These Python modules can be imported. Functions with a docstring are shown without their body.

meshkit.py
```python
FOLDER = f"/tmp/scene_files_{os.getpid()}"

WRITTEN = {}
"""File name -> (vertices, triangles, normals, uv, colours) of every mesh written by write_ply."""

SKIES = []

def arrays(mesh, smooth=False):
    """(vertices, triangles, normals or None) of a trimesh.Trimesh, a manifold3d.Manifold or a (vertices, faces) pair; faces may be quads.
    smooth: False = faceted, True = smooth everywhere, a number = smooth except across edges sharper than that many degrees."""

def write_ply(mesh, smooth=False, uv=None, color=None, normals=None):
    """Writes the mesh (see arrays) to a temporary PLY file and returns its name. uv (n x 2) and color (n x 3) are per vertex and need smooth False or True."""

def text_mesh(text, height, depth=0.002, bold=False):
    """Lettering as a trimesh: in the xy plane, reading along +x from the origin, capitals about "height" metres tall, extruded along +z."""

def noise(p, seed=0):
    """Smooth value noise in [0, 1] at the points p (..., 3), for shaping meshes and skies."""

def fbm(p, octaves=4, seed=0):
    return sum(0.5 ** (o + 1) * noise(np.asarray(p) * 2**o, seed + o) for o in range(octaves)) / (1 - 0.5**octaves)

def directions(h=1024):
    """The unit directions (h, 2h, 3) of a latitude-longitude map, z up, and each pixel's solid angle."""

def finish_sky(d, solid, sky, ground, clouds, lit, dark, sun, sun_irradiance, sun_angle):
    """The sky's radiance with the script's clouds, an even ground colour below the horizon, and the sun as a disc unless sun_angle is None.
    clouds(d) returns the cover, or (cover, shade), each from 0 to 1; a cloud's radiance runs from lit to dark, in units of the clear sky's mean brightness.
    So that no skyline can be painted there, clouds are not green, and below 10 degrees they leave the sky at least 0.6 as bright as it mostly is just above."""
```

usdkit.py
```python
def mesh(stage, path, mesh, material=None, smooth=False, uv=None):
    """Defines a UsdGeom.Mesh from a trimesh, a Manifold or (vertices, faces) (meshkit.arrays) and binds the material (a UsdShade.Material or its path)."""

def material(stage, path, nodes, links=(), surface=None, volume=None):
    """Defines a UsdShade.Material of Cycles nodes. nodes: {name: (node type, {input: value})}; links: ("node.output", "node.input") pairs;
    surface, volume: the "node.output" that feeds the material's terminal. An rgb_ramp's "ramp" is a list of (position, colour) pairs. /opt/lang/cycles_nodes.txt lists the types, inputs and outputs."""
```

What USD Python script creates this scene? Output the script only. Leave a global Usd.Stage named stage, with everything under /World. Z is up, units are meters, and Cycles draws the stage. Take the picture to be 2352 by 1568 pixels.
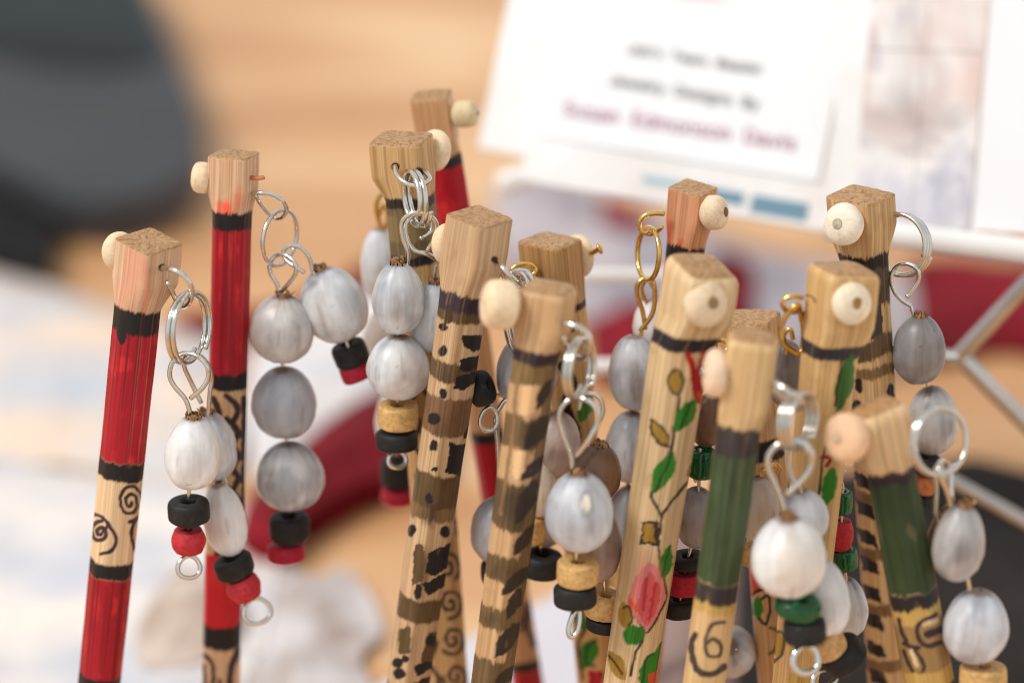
import math, random
import numpy as np, trimesh, shapely
import usdkit, meshkit
from meshkit import fbm, noise
from pxr import Usd, UsdGeom, UsdLux, UsdShade, Gf, Sdf, Vt

rng = np.random.default_rng(7)
random.seed(7)
stage = Usd.Stage.CreateInMemory()
UsdGeom.SetStageUpAxis(stage, 'Z')
UsdGeom.SetStageMetersPerUnit(stage, 1.0)
UsdGeom.Xform.Define(stage, '/World')
UsdGeom.Scope.Define(stage, '/World/Looks')

# ---------------------------------------------------------------- camera
PITCH = math.radians(25.0)
FOCAL, APERTURE = 100.0, 36.0
FOCUS, FSTOP = 0.420, 7.2
EXPOSURE = 0.50
CAM = np.array([0.0, 0.0, 0.28])
RT = np.array([1.0, 0, 0])
FW = np.array([0, math.cos(PITCH), -math.sin(PITCH)])
UP = np.array([0, math.sin(PITCH), math.cos(PITCH)])
cam = UsdGeom.Camera.Define(stage, '/World/camera')
cam.CreateFocalLengthAttr(FOCAL)
cam.CreateHorizontalApertureAttr(APERTURE)
cam.CreateVerticalApertureAttr(APERTURE * 682 / 1024)
cam.CreateFStopAttr(FSTOP)
cam.CreateFocusDistanceAttr(FOCUS)
cam.CreateClippingRangeAttr((0.02, 100.0))
cam.CreateExposureAttr(EXPOSURE)
cx = UsdGeom.Xformable(cam)
cx.AddTranslateOp().Set(Gf.Vec3d(*CAM))
cx.AddRotateXYZOp().Set(Gf.Vec3f(90 - math.degrees(PITCH), 0, 0))

# ---------------------------------------------------------------- light
SUN_AZ, SUN_EL = math.radians(-112.0), math.radians(52.0)     # azimuth atan2(x, y) of the direction towards the sun
tosun = np.array([math.sin(SUN_AZ) * math.cos(SUN_EL), math.cos(SUN_AZ) * math.cos(SUN_EL), math.sin(SUN_EL)])
usdkit.material(stage, '/World/Looks/sky_look', {
    'sky': ('sky_texture', {'sky_type': 'single_scattering', 'sun_disc': False, 'sun_elevation': SUN_EL, 'sun_rotation': SUN_AZ,
                            'air_density': 1.0, 'aerosol_density': 2.5, 'ozone_density': 1.0}),
    'tc': ('texture_coordinate', {}),
    'n': ('noise_texture', {'scale': 2.2, 'detail': 4.0, 'roughness': 0.55}),
    'r': ('rgb_ramp', {'ramp': [(0.0, (0.35, 0.35, 0.35)), (0.42, (0.5, 0.5, 0.5)), (0.60, (1, 1, 1)), (1.0, (1, 1, 1))]}),
    'h': ('hsv', {'saturation': 0.22, 'value': 1.0}),
    'c': ('mix', {'mix_type': 'mix', 'color2': (8.6, 8.8, 9.1)}),
    'b': ('background_shader', {'strength': 0.070}),
}, [('sky.color', 'h.color'), ('tc.generated', 'n.vector'), ('n.fac', 'r.fac'), ('h.color', 'c.color1'), ('r.color', 'c.fac'), ('c.color', 'b.color')], surface='b.background')
dome = UsdLux.DomeLight.Define(stage, '/World/sky')
UsdShade.MaterialBindingAPI.Apply(dome.GetPrim()).Bind(UsdShade.Material.Get(stage, '/World/Looks/sky_look'))
dome.GetPrim().SetCustomDataByKey('kind', 'structure')
sun = UsdLux.DistantLight.Define(stage, '/World/sun')
sun.CreateNormalizeAttr(True)
sun.CreateIntensityAttr(0.40)
sun.CreateAngleAttr(20.0)
sun.CreateColorAttr(Gf.Vec3f(1.0, 0.98, 0.95))
q = Gf.Rotation(Gf.Vec3d(0, 0, 1), Gf.Vec3d(*tosun))
UsdGeom.Xformable(sun).AddOrientOp().Set(Gf.Quatf(q.GetQuat()))

# ---------------------------------------------------------------- helpers
def W(d):
    return d * APERTURE / FOCAL
def P(u, v, d):
    """The point seen at column u, row v of a 2352 x 1568 frame, d metres along the view axis."""
    k = W(d) / 2352.0
    return CAM + FW * d + RT * ((u - 1176) * k) - UP * ((v - 784) * k)
def T(u, v, h=0.0):
    """The point of the level z = h seen there."""
    k = APERTURE / FOCAL / 2352.0
    r = FW + RT * ((u - 1176) * k) - UP * ((v - 784) * k)
    return CAM + r * ((h - CAM[2]) / r[2])
def proj(p):
    q = np.asarray(p) - CAM
    d = q @ FW
    k = APERTURE / FOCAL / 2352.0
    return q @ RT / d / k + 1176, 784 - q @ UP / d / k, d
def lin(r, g, b):
    c = np.array([r, g, b]) / 255.0
    return np.where(c <= 0.04045, c / 12.92, ((c + 0.055) / 1.055) ** 2.4)
def unit(v):
    v = np.asarray(v, float)
    return v / np.linalg.norm(v)
names = {}
def numbered(parent, name):
    k = names.get((parent, name), 0)
    names[(parent, name)] = k + 1
    return f'{parent}/{name}' + (f'_{k:03d}' if k else '')
def keys(prim, label=None, cat=None, group=None, kind=None):
    for k, v in (('label', label), ('category', cat), ('group', group), ('kind', kind)):
        if v:
            prim.SetCustomDataByKey(k, v)
    return prim
class Thing:
    def __init__(self, name, origin, label, cat, group=None, kind=None):
        self.path, self.o = numbered('/World', name), np.asarray(origin, float)
        x = UsdGeom.Xform.Define(stage, self.path)
        x.AddTranslateOp().Set(Gf.Vec3d(*map(float, self.o)))
        keys(x.GetPrim(), label, cat, group, kind)
    def part(self, name, v, f, mat, col=None, rest=None, parent=None, label=None, smooth=True):
        path = numbered(parent or self.path, name)
        put(path, np.asarray(v) - self.o, f, mat, col, rest, smooth)
        if label:
            stage.GetPrimAtPath(path).SetCustomDataByKey('label', label)
        return path
def quads(f):
    f = np.asarray(f)
    return np.vstack([f[:, [0, 1, 2]], f[:, [0, 2, 3]]]) if f.shape[1] == 4 else f
def put(path, v, f, mat, col=None, rest=None, smooth=True):
    v, f = np.asarray(v, float), quads(f)
    if smooth is not True and smooth is not False:
        m = usdkit.mesh(stage, path, (v, f), mat, smooth=smooth)
        return m
    m = usdkit.mesh(stage, path, (v, f), mat, smooth=smooth)
    api = UsdGeom.PrimvarsAPI(m)
    if col is not None:
        c = np.broadcast_to(np.asarray(col, np.float32), (len(v), 3))
        api.CreatePrimvar('paint', Sdf.ValueTypeNames.Color3fArray, 'vertex').Set(Vt.Vec3fArray.FromNumpy(np.ascontiguousarray(np.clip(c, 0, 1), np.float32)))
    if rest is not None:
        api.CreatePrimvar('rest', Sdf.ValueTypeNames.Float3Array, 'vertex').Set(Vt.Vec3fArray.FromNumpy(np.ascontiguousarray(rest, np.float32)))
    return m
def sstep(x, a, b):
    t = np.clip((x - a) / (b - a + 1e-12), 0, 1)
    return t * t * (3 - 2 * t)
def mix3(a, b, t):
    return a + (b - a) * np.asarray(t)[:, None]

# ---------------------------------------------------------------- materials
L = '/World/Looks/'
def paint_mat(name, rough, grain=(3000, 3000, 160), amount=0.35, bump=0.25, spec=0.5, sss=0.0, coat=0.0, dist=0.0001, lo=0.35):
    n = {'a': ('attribute', {'attribute': 'paint'}), 'r': ('attribute', {'attribute': 'rest'}),
         'm': ('mapping', {'scale': grain}), 'n': ('noise_texture', {'scale': 1.0, 'detail': 3.0, 'roughness': 0.6}),
         'g': ('rgb_ramp', {'ramp': [(lo, (1 - amount,) * 3), (0.55, (1, 1, 1)), (0.8, (1.0 + amount * 0.3,) * 3)]}),
         'x': ('mix', {'mix_type': 'multiply', 'fac': 1.0}),
         'b': ('bump', {'strength': bump, 'distance': dist}),
         'p': ('principled_bsdf', {'roughness': rough, 'specular_ior_level': spec, 'coat_weight': coat, 'coat_roughness': 0.25,
                                   'subsurface_weight': sss, 'subsurface_scale': 0.0012, 'subsurface_radius': (1.0, 0.8, 0.6)})}
    return usdkit.material(stage, L + name, n, [('r.vector', 'm.vector'), ('m.vector', 'n.vector'), ('n.fac', 'g.fac'), ('a.color', 'x.color1'), ('g.color', 'x.color2'),
                           ('x.color', 'p.base_color'), ('n.fac', 'b.height'), ('b.normal', 'p.normal')], surface='p.BSDF')
WOOD = paint_mat('painted_bamboo', 0.48, (4600, 4600, 40), 0.26, 0.35, 0.28, 0.0, 0.04)
SEED = paint_mat('seed_shell', 0.38, (900, 900, 120), 0.10, 0.10, 0.45, 0.18)
BEAD = paint_mat('bead_wood', 0.60, (1500, 1500, 1500), 0.30, 0.55, 0.35)
EYE = paint_mat('eye_wood', 0.6, (1800, 900, 2600), 0.11, 0.15, 0.3, 0.10)
HUSK = paint_mat('dry_husk', 0.8, (4000, 4000, 800), 0.35, 0.4, 0.2)
def metal(name, col, rough):
    return usdkit.material(stage, L + name, {
        'g': ('geometry', {}), 'n': ('noise_texture', {'scale': 1500.0, 'detail': 3.0}),
        'r': ('map_range', {'from_min': 0.3, 'from_max': 0.75, 'to_min': rough * 0.6, 'to_max': rough * 1.7}),
        'b': ('bump', {'strength': 0.015, 'distance': 0.0001}),
        'p': ('principled_bsdf', {'metallic': 1.0, 'base_color': col})},
        [('g.position', 'n.vector'), ('n.fac', 'r.value'), ('r.result', 'p.roughness'), ('n.fac', 'b.height'), ('b.normal', 'p.normal')], surface='p.BSDF')
SILVER = metal('silver_wire', (0.70, 0.68, 0.62), 0.13)
GOLD = metal('gold_wire', (0.76, 0.50, 0.15), 0.14)
def plain(name, col, rough=0.6, spec=0.5, col2=None, scale=20.0, bump=0.0, vec=None, **kw):
    n = {'tc': ('geometry', {}), 'm': ('mapping', {'scale': vec or (1, 1, 1)}), 'n': ('noise_texture', {'scale': scale, 'detail': 4.0, 'roughness': 0.6}),
         'g': ('rgb_ramp', {'ramp': [(0.35, tuple(col)), (0.65, tuple(col2 if col2 is not None else col))]}),
         'b': ('bump', {'strength': bump, 'distance': 0.002}),
         'p': ('principled_bsdf', {'roughness': rough, 'specular_ior_level': spec, **kw})}
    return usdkit.material(stage, L + name, n, [('tc.position', 'm.vector'), ('m.vector', 'n.vector'), ('n.fac', 'g.fac'), ('g.color', 'p.base_color'), ('n.fac', 'b.height'), ('b.normal', 'p.normal')], surface='p.BSDF')
GREEN_GLASS = usdkit.material(stage, L + 'green_glass', {'p': ('principled_bsdf', {'base_color': (0.008, 0.16, 0.05), 'roughness': 0.10, 'transmission_weight': 0.75, 'ior': 1.5})}, [], surface='p.BSDF')

# ---------------------------------------------------------------- the table
tbl = usdkit.material(stage, L + 'table_wood', {
    'tc': ('geometry', {}), 'rot': ('mapping', {'rotation': (0, 0, 0.25), 'scale': (5.0, 17.0, 10.0)}), 'n': ('noise_texture', {'scale': 1.0, 'detail': 4.0, 'roughness': 0.55, 'distortion': 0.6}),
    'g': ('rgb_ramp', {'ramp': [(0.30, (0.42, 0.185, 0.070)), (0.5, (0.60, 0.325, 0.145)), (0.70, (0.78, 0.51, 0.28))]}),
    'p': ('principled_bsdf', {'roughness': 0.5})}, [('tc.position', 'rot.vector'), ('rot.vector', 'n.vector'), ('n.fac', 'g.fac'), ('g.color', 'p.base_color')], surface='p.BSDF')
tb = trimesh.creation.box((1.9, 1.5, 0.03)); tb.apply_translation((0, 0.75, -0.015))
usdkit.mesh(stage, '/World/table', tb, tbl)
keys(stage.GetPrimAtPath('/World/table'), 'orange brown wooden table top under the hair sticks and display cards', 'table', None, 'structure')

# ---------------------------------------------------------------- bamboo hair sticks
TILT = math.tan(math.radians(18.0))
TAN1, TAN2, TAND = lin(226, 191, 148), lin(208, 168, 122), lin(164, 122, 82)
BLACK, RED1, RED2 = lin(30, 26, 26), lin(172, 24, 40), lin(112, 8, 20)
BROWN1, BROWN2 = lin(92, 70, 44), lin(64, 48, 34)
GREEN1, GREEN2 = lin(68, 92, 58), lin(36, 54, 38)
LEAF, OLIVE, PINK, YELLOW, PURPLE = lin(44, 122, 30), lin(166, 128, 48), lin(216, 92, 92), lin(198, 160, 88), lin(58, 42, 46)

class Stick:
    NT = 112
    def __init__(self, label, neck, bottom, d, w, top, head, taper, phi, ratio=0.85, n=9, soft=0.0, hoff=(0, 0), tint=None, facets=7, seed=0, tilt=TILT):
        d = FOCUS + (d - FOCUS) * (0.50 if d < FOCUS else 0.8)
        self.neck, self.bottom, self.d, self.w, self.seed = neck, bottom, d, w, seed
        px = W(d) / 2352
        self.px = px
        N = P(neck[0], neck[1], d)
        B = P(bottom[0], bottom[1], d + (bottom[1] - neck[1]) * px * tilt)
        A = unit(B - N)
        self.N, self.A = N, A
        self.X = unit(RT - (RT @ A) * A)
        self.Y = unit(np.cross(A, self.X))
        if self.Y @ FW > 0:
            self.Y = -self.Y
        self.send = (0.0008 - N[2]) / A[2]
        ss = np.linspace(-0.06, self.send, 800)
        self.ss, self.vs = ss, proj(N + ss[:, None] * A)[1]
        self.thing = Thing('hair_stick', N + A * self.send, label, 'hair stick', 'bamboo hair sticks bunched together')
        self.geo = dict(top=top, head=head, taper=taper, phi=math.radians(phi), ratio=ratio, n=n, soft=soft, hoff=hoff, facets=facets)
        self.ops, self.tint = [], tint
        self.holes = []
    def s_of(self, v):
        return np.interp(v, self.vs, self.ss)
    def depth(self, v):
        return float(proj(self.N + self.s_of(v) * self.A)[2])
    def build(self):
        g, px, NT = self.geo, self.px, self.NT
        th = np.linspace(0, 2 * math.pi, NT, endpoint=False)
        stop = float(self.s_of(g['top']))
        svis = float(self.s_of(1600))
        s = np.concatenate([np.arange(stop + 0.0002, svis, 0.00021), np.arange(svis, self.send, 0.004), [self.send]])
        r = np.random.default_rng(100 + self.seed)
        # shaft: rounded irregular polygon
        m = g['facets']
        ang = np.sort((np.arange(m) + r.uniform(-0.22, 0.22, m)) / m * 2 * math.pi) + r.uniform(0, 6)
        p = 16.0
        k = np.clip(np.cos(th[:, None] - ang[None]), 0, None) ** p
        rs = k.sum(1) ** (-1 / p)
        rs /= np.abs(rs * np.cos(th)).max()
        a, b, n = 1.0, g['ratio'], g['n']
        c1, s1 = np.abs(np.cos(th - g['phi'])), np.abs(np.sin(th - g['phi']))
        rh = ((c1 / a) ** n + (s1 / b) ** n) ** (-1 / n)
        rh /= np.abs(rh * np.cos(th)).max()
        v = np.interp(s, self.ss, self.vs)
        q_ = np.clip((v - g['taper'][0]) / (g['taper'][1] - g['taper'][0]), 0, 1)
        tt = 1 - 0.7 * q_ - 0.3 * q_ * q_ * (3 - 2 * q_)
        tt = np.where(v < g['taper'][1], tt, 0)
        wsh = np.interp(v, [self.neck[1], self.bottom[1]], [self.w[0], self.w[1]]) / 2 * px
        R = (1 - tt)[:, None] * wsh[:, None] * rs[None] + tt[:, None] * (g['head'] / 2 * px) * rh[None]
        # top bevel
        bev = 0.00035 + g['soft'] * 0.0022
        e = np.clip((s - stop) / bev, 0, 1)
        R *= (1 - (bev * 0.85 / (g['head'] / 2 * px)) * (1 - np.sqrt(np.clip(1 - (1 - e) ** 2, 0, 1))))[:, None]
        wob = fbm(np.stack([np.cos(th)[None] * 1.5 + 0 * R, np.sin(th)[None] * 1.5 + 0 * R, s[:, None] * 120 + self.seed * 7 + 0 * R], -1), 3, self.seed)
        R *= 1 + (0.05 + 0.05 * tt[:, None]) * (wob - 0.5)
        off = np.array(g['hoff'], float) * px
        C = self.N[None] + s[:, None] * self.A + (tt * off[0])[:, None] * self.X + (tt * off[1])[:, None] * self.Y
        V = C[:, None] + R[:, :, None] * (np.cos(th)[None, :, None] * self.X + np.sin(th)[None, :, None] * self.Y)
        # the top is sawn a little askew
        kx, ky = r.uniform(-0.13, 0.13), r.uniform(-0.02, 0.20)
        dv = V - C[:, None]
        V = V + (np.clip(1 - (s - stop) / 0.0035, 0, 1)[:, None] * (kx * (dv @ self.X) + ky * (dv @ self.Y)))[..., None] * self.A
        # cap
        fr = np.array([0.93, 0.84, 0.74, 0.63, 0.52, 0.41, 0.30, 0.19, 0.08])
        cap = []
        for i, f in enumerate(fr):
            hh = (fbm(np.stack([np.cos(th) * f * 5, np.sin(th) * f * 5, 0 * th + self.seed], -1), 3, self.seed + 5) - 0.5) * 0.00028 * (1 - g['soft'] * 0.5)
            dome = -0.0006 * g['soft'] * (1 - f * f)
            ring = C[0] + f * (V[0] - C[0]) + (hh - 0.00012 + dome)[:, None] * self.A
            cap.append(ring)
        cap = np.array(cap[::-1])
        allv = np.vstack([cap, V])                     # rings, inner cap first
        nr = len(allv)
        sall = np.concatenate([np.full(len(fr), stop), s])
        flat = allv.reshape(-1, 3)
        i = np.arange(NT)
        j = (i + 1) % NT
        def strip(r0, r1):
            out = []
            for q in range(r0, r1):
                out.append(np.stack([q * NT + i, q * NT + j, (q + 1) * NT + j, (q + 1) * NT + i], 1))
            return np.vstack(out)
        # colour
        th2 = np.tile(th, nr)
        s2 = np.repeat(sall, NT)
        u2, v2, _ = proj(flat)
        iscap = np.repeat(np.arange(nr) < len(fr) + 1, NT)
        a2 = np.interp(s2, self.ss, self.vs)
        rmid = np.repeat(np.concatenate([np.zeros(len(fr)), R.mean(1)]), NT)
        front = flat - (np.repeat(np.vstack([np.repeat(C[:1], len(fr), 0), C]), NT, 0))
        self.paint_args = (u2, v2, a2 + rmid / px * 0.31, th2, s2, iscap)
        col = self.paint(*self.paint_args)
        rest = np.stack([np.cos(th2) * 0.0036, np.sin(th2) * 0.0036, s2 + self.seed * 0.37], 1)
        rest[iscap] = np.stack([front[iscap] @ self.X * 0.9, front[iscap] @ self.Y * 0.7, (front[iscap] @ self.X) * 20 + self.seed], 1)
        cut = int(np.searchsorted(sall[len(fr):], self.s_of(self.neck[1] - 8))) + len(fr)
        centre = (cap[0].mean(0))[None]
        hv = np.vstack([flat[:(cut + 1) * NT], centre])
        hf = np.vstack([quads(strip(0, cut)), np.stack([np.full(NT, len(hv) - 1), j, i], 1)])
        # orient outwards
        T_ = self.thing
        T_.part('head', hv, hf[:, ::-1], WOOD, np.vstack([col[:(cut + 1) * NT], col[:1]]), np.vstack([rest[:(cut + 1) * NT], rest[:1]]))
        sv = np.vstack([flat[cut * NT:], C[-1:]])
        sf = quads(strip(cut, nr - 1)) - cut * NT
        last = (nr - 1 - cut) * NT
        sf = np.vstack([sf, np.stack([last + i, last + j, np.full(NT, len(sv) - 1)], 1)])
        T_.part('shaft', sv, sf[:, ::-1], WOOD, np.vstack([col[cut * NT:], col[-1:]]), np.vstack([rest[cut * NT:], rest[-1:]]))
    def paint(self, u, v, a, th, s, iscap):
        sd = self.seed
        cs = np.stack([np.cos(th), np.sin(th)], 1)
        st = fbm(np.column_stack([cs * 9, s * 22 + sd]), 3, sd)               # streaks along the grain
        fine = noise(np.column_stack([cs * 24, s * 12 + sd]), sd + 3)
        blot = fbm(np.column_stack([cs * 2.2, s * 260 + sd]), 4, sd + 9)
        t1, t2 = (TAN1, TAN2) if self.tint is None else self.tint
        t1, t2 = t1 * [0.95, 1.01, 1.12], t2 * [0.93, 1.0, 1.10]
        col = mix3(np.tile(t1, (len(u), 1)), t2, np.clip((st - 0.3) * 2.4, 0, 1))
        col = mix3(col, TAND, 0.55 * sstep(fine, 0.62, 0.95) + 0.25 * sstep(blot, 0.6, 0.8))
        jag = (noise(np.column_stack([cs * 20, s * 12]), sd + 11) - 0.5)
        wu = (noise(np.column_stack([u / 9, v / 9, 0 * u]), sd + 1) - 0.5) * 5
        wv = (noise(np.column_stack([u / 12, v / 12, 0 * u]), sd + 2) - 0.5) * 6 + jag * 2
        for op in self.ops:
            kind = op[0]
            if kind == 'band':
                _, v0, v1, c, jg = op[:5]
                slope = op[5] if len(op) > 5 else 0.0
                e = a + jag * jg * 1.3 + (blot - 0.5) * jg * 2.2 + (u - np.interp(v, [self.neck[1], self.bottom[1]], [self.neck[0], self.bottom[0]])) * slope
                al = sstep(e, v0 - 3.5, v0 + 3.5) * (1 - sstep(e, v1 - 3.5, v1 + 3.5))
            elif kind == 'poly':
                _, pts, c = op
                al = shapely.contains_xy(shapely.Polygon(pts), u + wu, v + wv).astype(float)
            elif kind == 'ell':
                _, x, y, rx, ry, rot, c = op
                q = math.radians(rot)
                dx, dy = u + wu - x, v + wv - y
                ex, ey = dx * math.cos(q) + dy * math.sin(q), -dx * math.sin(q) + dy * math.cos(q)
                rr = np.sqrt((ex / rx) ** 2 + (ey / ry) ** 2)
                al = 1 - sstep(rr, 0.86, 1.12)
            elif kind == 'stain':
                _, x, y, rx, ry, c = op
                rr = np.sqrt(((u + wu - x) / rx) ** 2 + ((v + wv * 2 - y) / ry) ** 2)
                al = (1 - sstep(rr, 0.3, 1.15)) * np.clip(0.25 + 1.5 * (st - 0.3), 0, 1) * 0.9
            elif kind == 'leaf':
                _, x, y, rx, ry, rot, c = op
                q = math.radians(rot)
                dx, dy = u + wu - x, v + wv - y
                ex, ey = dx * math.cos(q) + dy * math.sin(q), -dx * math.sin(q) + dy * math.cos(q)
                wl = rx * np.clip(1 - (ey / ry) ** 2, 0, 1)
                al = (1 - sstep(np.abs(ex), wl - 2, wl + 2)) * (np.abs(ey) < ry)
            elif kind == 'line':
                _, pts, wd, c = op
                al = np.zeros(len(u))
                pts = smooth_path(np.array(pts, float), 6)
                lo, hi = pts.min(0) - 20, pts.max(0) + 20
                sel = np.nonzero((u > lo[0]) & (u < hi[0]) & (v > lo[1]) & (v < hi[1]))[0]
                if len(sel):
                    q = np.stack([u[sel] + wu[sel] * 0.6, v[sel] + wv[sel] * 0.6], 1)
                    dmin = np.full(len(sel), 1e9)
                    for p0, p1 in zip(pts[:-1], pts[1:]):
                        dd = p1 - p0
                        t = np.clip(((q - p0) @ dd) / max(dd @ dd, 1e-9), 0, 1)
                        dmin = np.minimum(dmin, np.linalg.norm(q - p0 - t[:, None] * dd, axis=1))
                    al[sel] = 1 - sstep(dmin, wd / 2 - 1.8, wd / 2 + 1.8)
            al = al * (~iscap)
            cc = np.asarray(c)
            al = al * op_strength(cc, st, blot, fine)
            tone = np.tile(cc, (len(u), 1)) * (0.72 + 0.62 * np.clip(st, 0, 1))[:, None]
            if cc[0] > 0.25 and cc[1] < 0.06:            # brushed red stain, thin in places
                tone = mix3(tone, lin(226, 52, 50), 0.6 * sstep(blot, 0.52, 0.75))
                tone = mix3(tone, RED2, 0.8 * sstep(st, 0.48, 0.70))
            if 0.03 < cc[0] < 0.2 and cc[1] < cc[0] and kind in ('band', 'line', 'stain'):   # scorched brown, darker in some fibres
                tone = tone * (0.62 + 0.75 * np.clip(blot + 0.5 * (fine - 0.5), 0, 1))[:, None]
            if cc[1] > cc[0] * 1.12 and kind == 'band':      # green stain, uneven along the grain
                tone = tone * (0.25 + 1.4 * np.clip(0.7 * st + 0.45 * blot, 0, 1.2))[:, None]
                tone = mix3(tone, lin(34, 46, 36), 0.7 * sstep(st, 0.50, 0.66))
            col = mix3(col, tone, al)
        capn = fbm(np.stack([u / 3.4, v / 1.6, 0 * u + sd], 1), 2, sd + 20)
        capc = mix3(np.tile(lin(186, 144, 98), (len(u), 1)), lin(146, 106, 66), sstep(capn, 0.38, 0.75))
        col = np.where(iscap[:, None], capc, col)
        for (hu, hv, hr) in self.holes:
            al = 1 - sstep(np.hypot(u - hu, v - hv), hr * 0.75, hr * 1.05)
            col = mix3(col, lin(38, 24, 16), al)
        return col
    # decoration
    def band(self, v0, v1, c, jag=6, slope=0.0): self.ops.append(('band', v0, v1, c, jag, slope)); return self
    def poly(self, pts, c): self.ops.append(('poly', pts, c)); return self
    def ell(self, x, y, rx, ry, c, rot=0): self.ops.append(('ell', x, y, rx, ry, rot, c)); return self
    def leaf(self, x, y, rx, ry, c, rot=0): self.ops.append(('leaf', x, y, rx, ry, rot, c)); return self
    def stain(self, x, y, rx, ry, c): self.ops.append(('stain', x, y, rx, ry, c)); return self
    def line(self, pts, wd, c): self.ops.append(('line', pts, wd, c)); return self
    def spiral(self, x, y, rx, ry, turns, start, wd, c, r0=0.12):
        t = np.linspace(0, 1, 26)
        an = math.radians(start) + t * turns * 2 * math.pi
        k = r0 + (1 - r0) * t
        self.ops.append(('line', np.stack([x + rx * k * np.cos(an), y + ry * k * np.sin(an)], 1), wd, c)); return self
    def blossom(self, x, y, s=1.0, rot=0.0):
        return self

def op_strength(c, st, blot, fine):
    if c.max() < 0.06:
        return np.clip(1.08 - 0.40 * sstep(fine, 0.80, 1.0) - 0.2 * sstep(blot, 0.62, 0.8), 0, 1)
    return np.clip(1.0 - 0.35 * sstep(fine, 0.75, 1.0), 0, 1)

def smooth_path(p, k=8, closed=False):
    p = np.asarray(p, float)
    n = len(p)
    if n < 3:
        return p
    q = np.vstack([p[-1:], p, p[:2]]) if closed else np.vstack([2 * p[:1] - p[1:2], p, 2 * p[-1:] - p[-2:-1]])
    out = []
    for i in range(n if closed else n - 1):
        p0, p1, p2, p3 = q[i], q[i + 1], q[i + 2], q[i + 3]
        t = np.linspace(0, 1, k, endpoint=False)[:, None]
        out.append(0.5 * (2 * p1 + (p2 - p0) * t + (2 * p0 - 5 * p1 + 4 * p2 - p3) * t ** 2 + (3 * p1 - p0 - 3 * p2 + p3) * t ** 3))
    if not closed:
        out.append(p[-1:])
    return np.vstack(out)

def tube(pts, r, nseg=12, closed=False):
    p = np.asarray(pts, float)
    n = len(p)
    t = (np.roll(p, -1, 0) - np.roll(p, 1, 0)) if closed else np.gradient(p, axis=0)
    t /= np.linalg.norm(t, axis=1, keepdims=True) + 1e-12
    nn = np.zeros_like(p)
    a = np.array([0.3, 0.2, 0.9])
    nn[0] = unit(a - (a @ t[0]) * t[0])
    for i in range(1, n):
        x = nn[i - 1] - (nn[i - 1] @ t[i]) * t[i]
        nn[i] = x / (np.linalg.norm(x) + 1e-12)
    bb = np.cross(t, nn)
    th = np.linspace(0, 2 * math.pi, nseg, endpoint=False)
    V = p[:, None] + r * (np.cos(th)[None, :, None] * nn[:, None] + np.sin(th)[None, :, None] * bb[:, None])
    i = np.arange(nseg)
    j = (i + 1) % nseg
    F = []
    for q in range(n if closed else n - 1):
        w = (q + 1) % n
        F.append(np.stack([q * nseg + i, q * nseg + j, w * nseg + j, w * nseg + i], 1))
    V, F = V.reshape(-1, 3), quads(np.vstack(F))
    if not closed:
        k = len(V)
        V = np.vstack([V, p[:1] - t[:1] * r * 0.4, p[-1:] + t[-1:] * r * 0.4])
        F = np.vstack([F, np.stack([np.full(nseg, k), j, i], 1), np.stack([(n - 1) * nseg + i, (n - 1) * nseg + j, np.full(nseg, k + 1)], 1)])
    return V, F
def join(*ms):
    vs, fs, k = [], [], 0
    for v, f in ms:
        vs.append(v); fs.append(quads(f) + k); k += len(v)
    return np.vstack(vs), np.vstack(fs)

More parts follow.
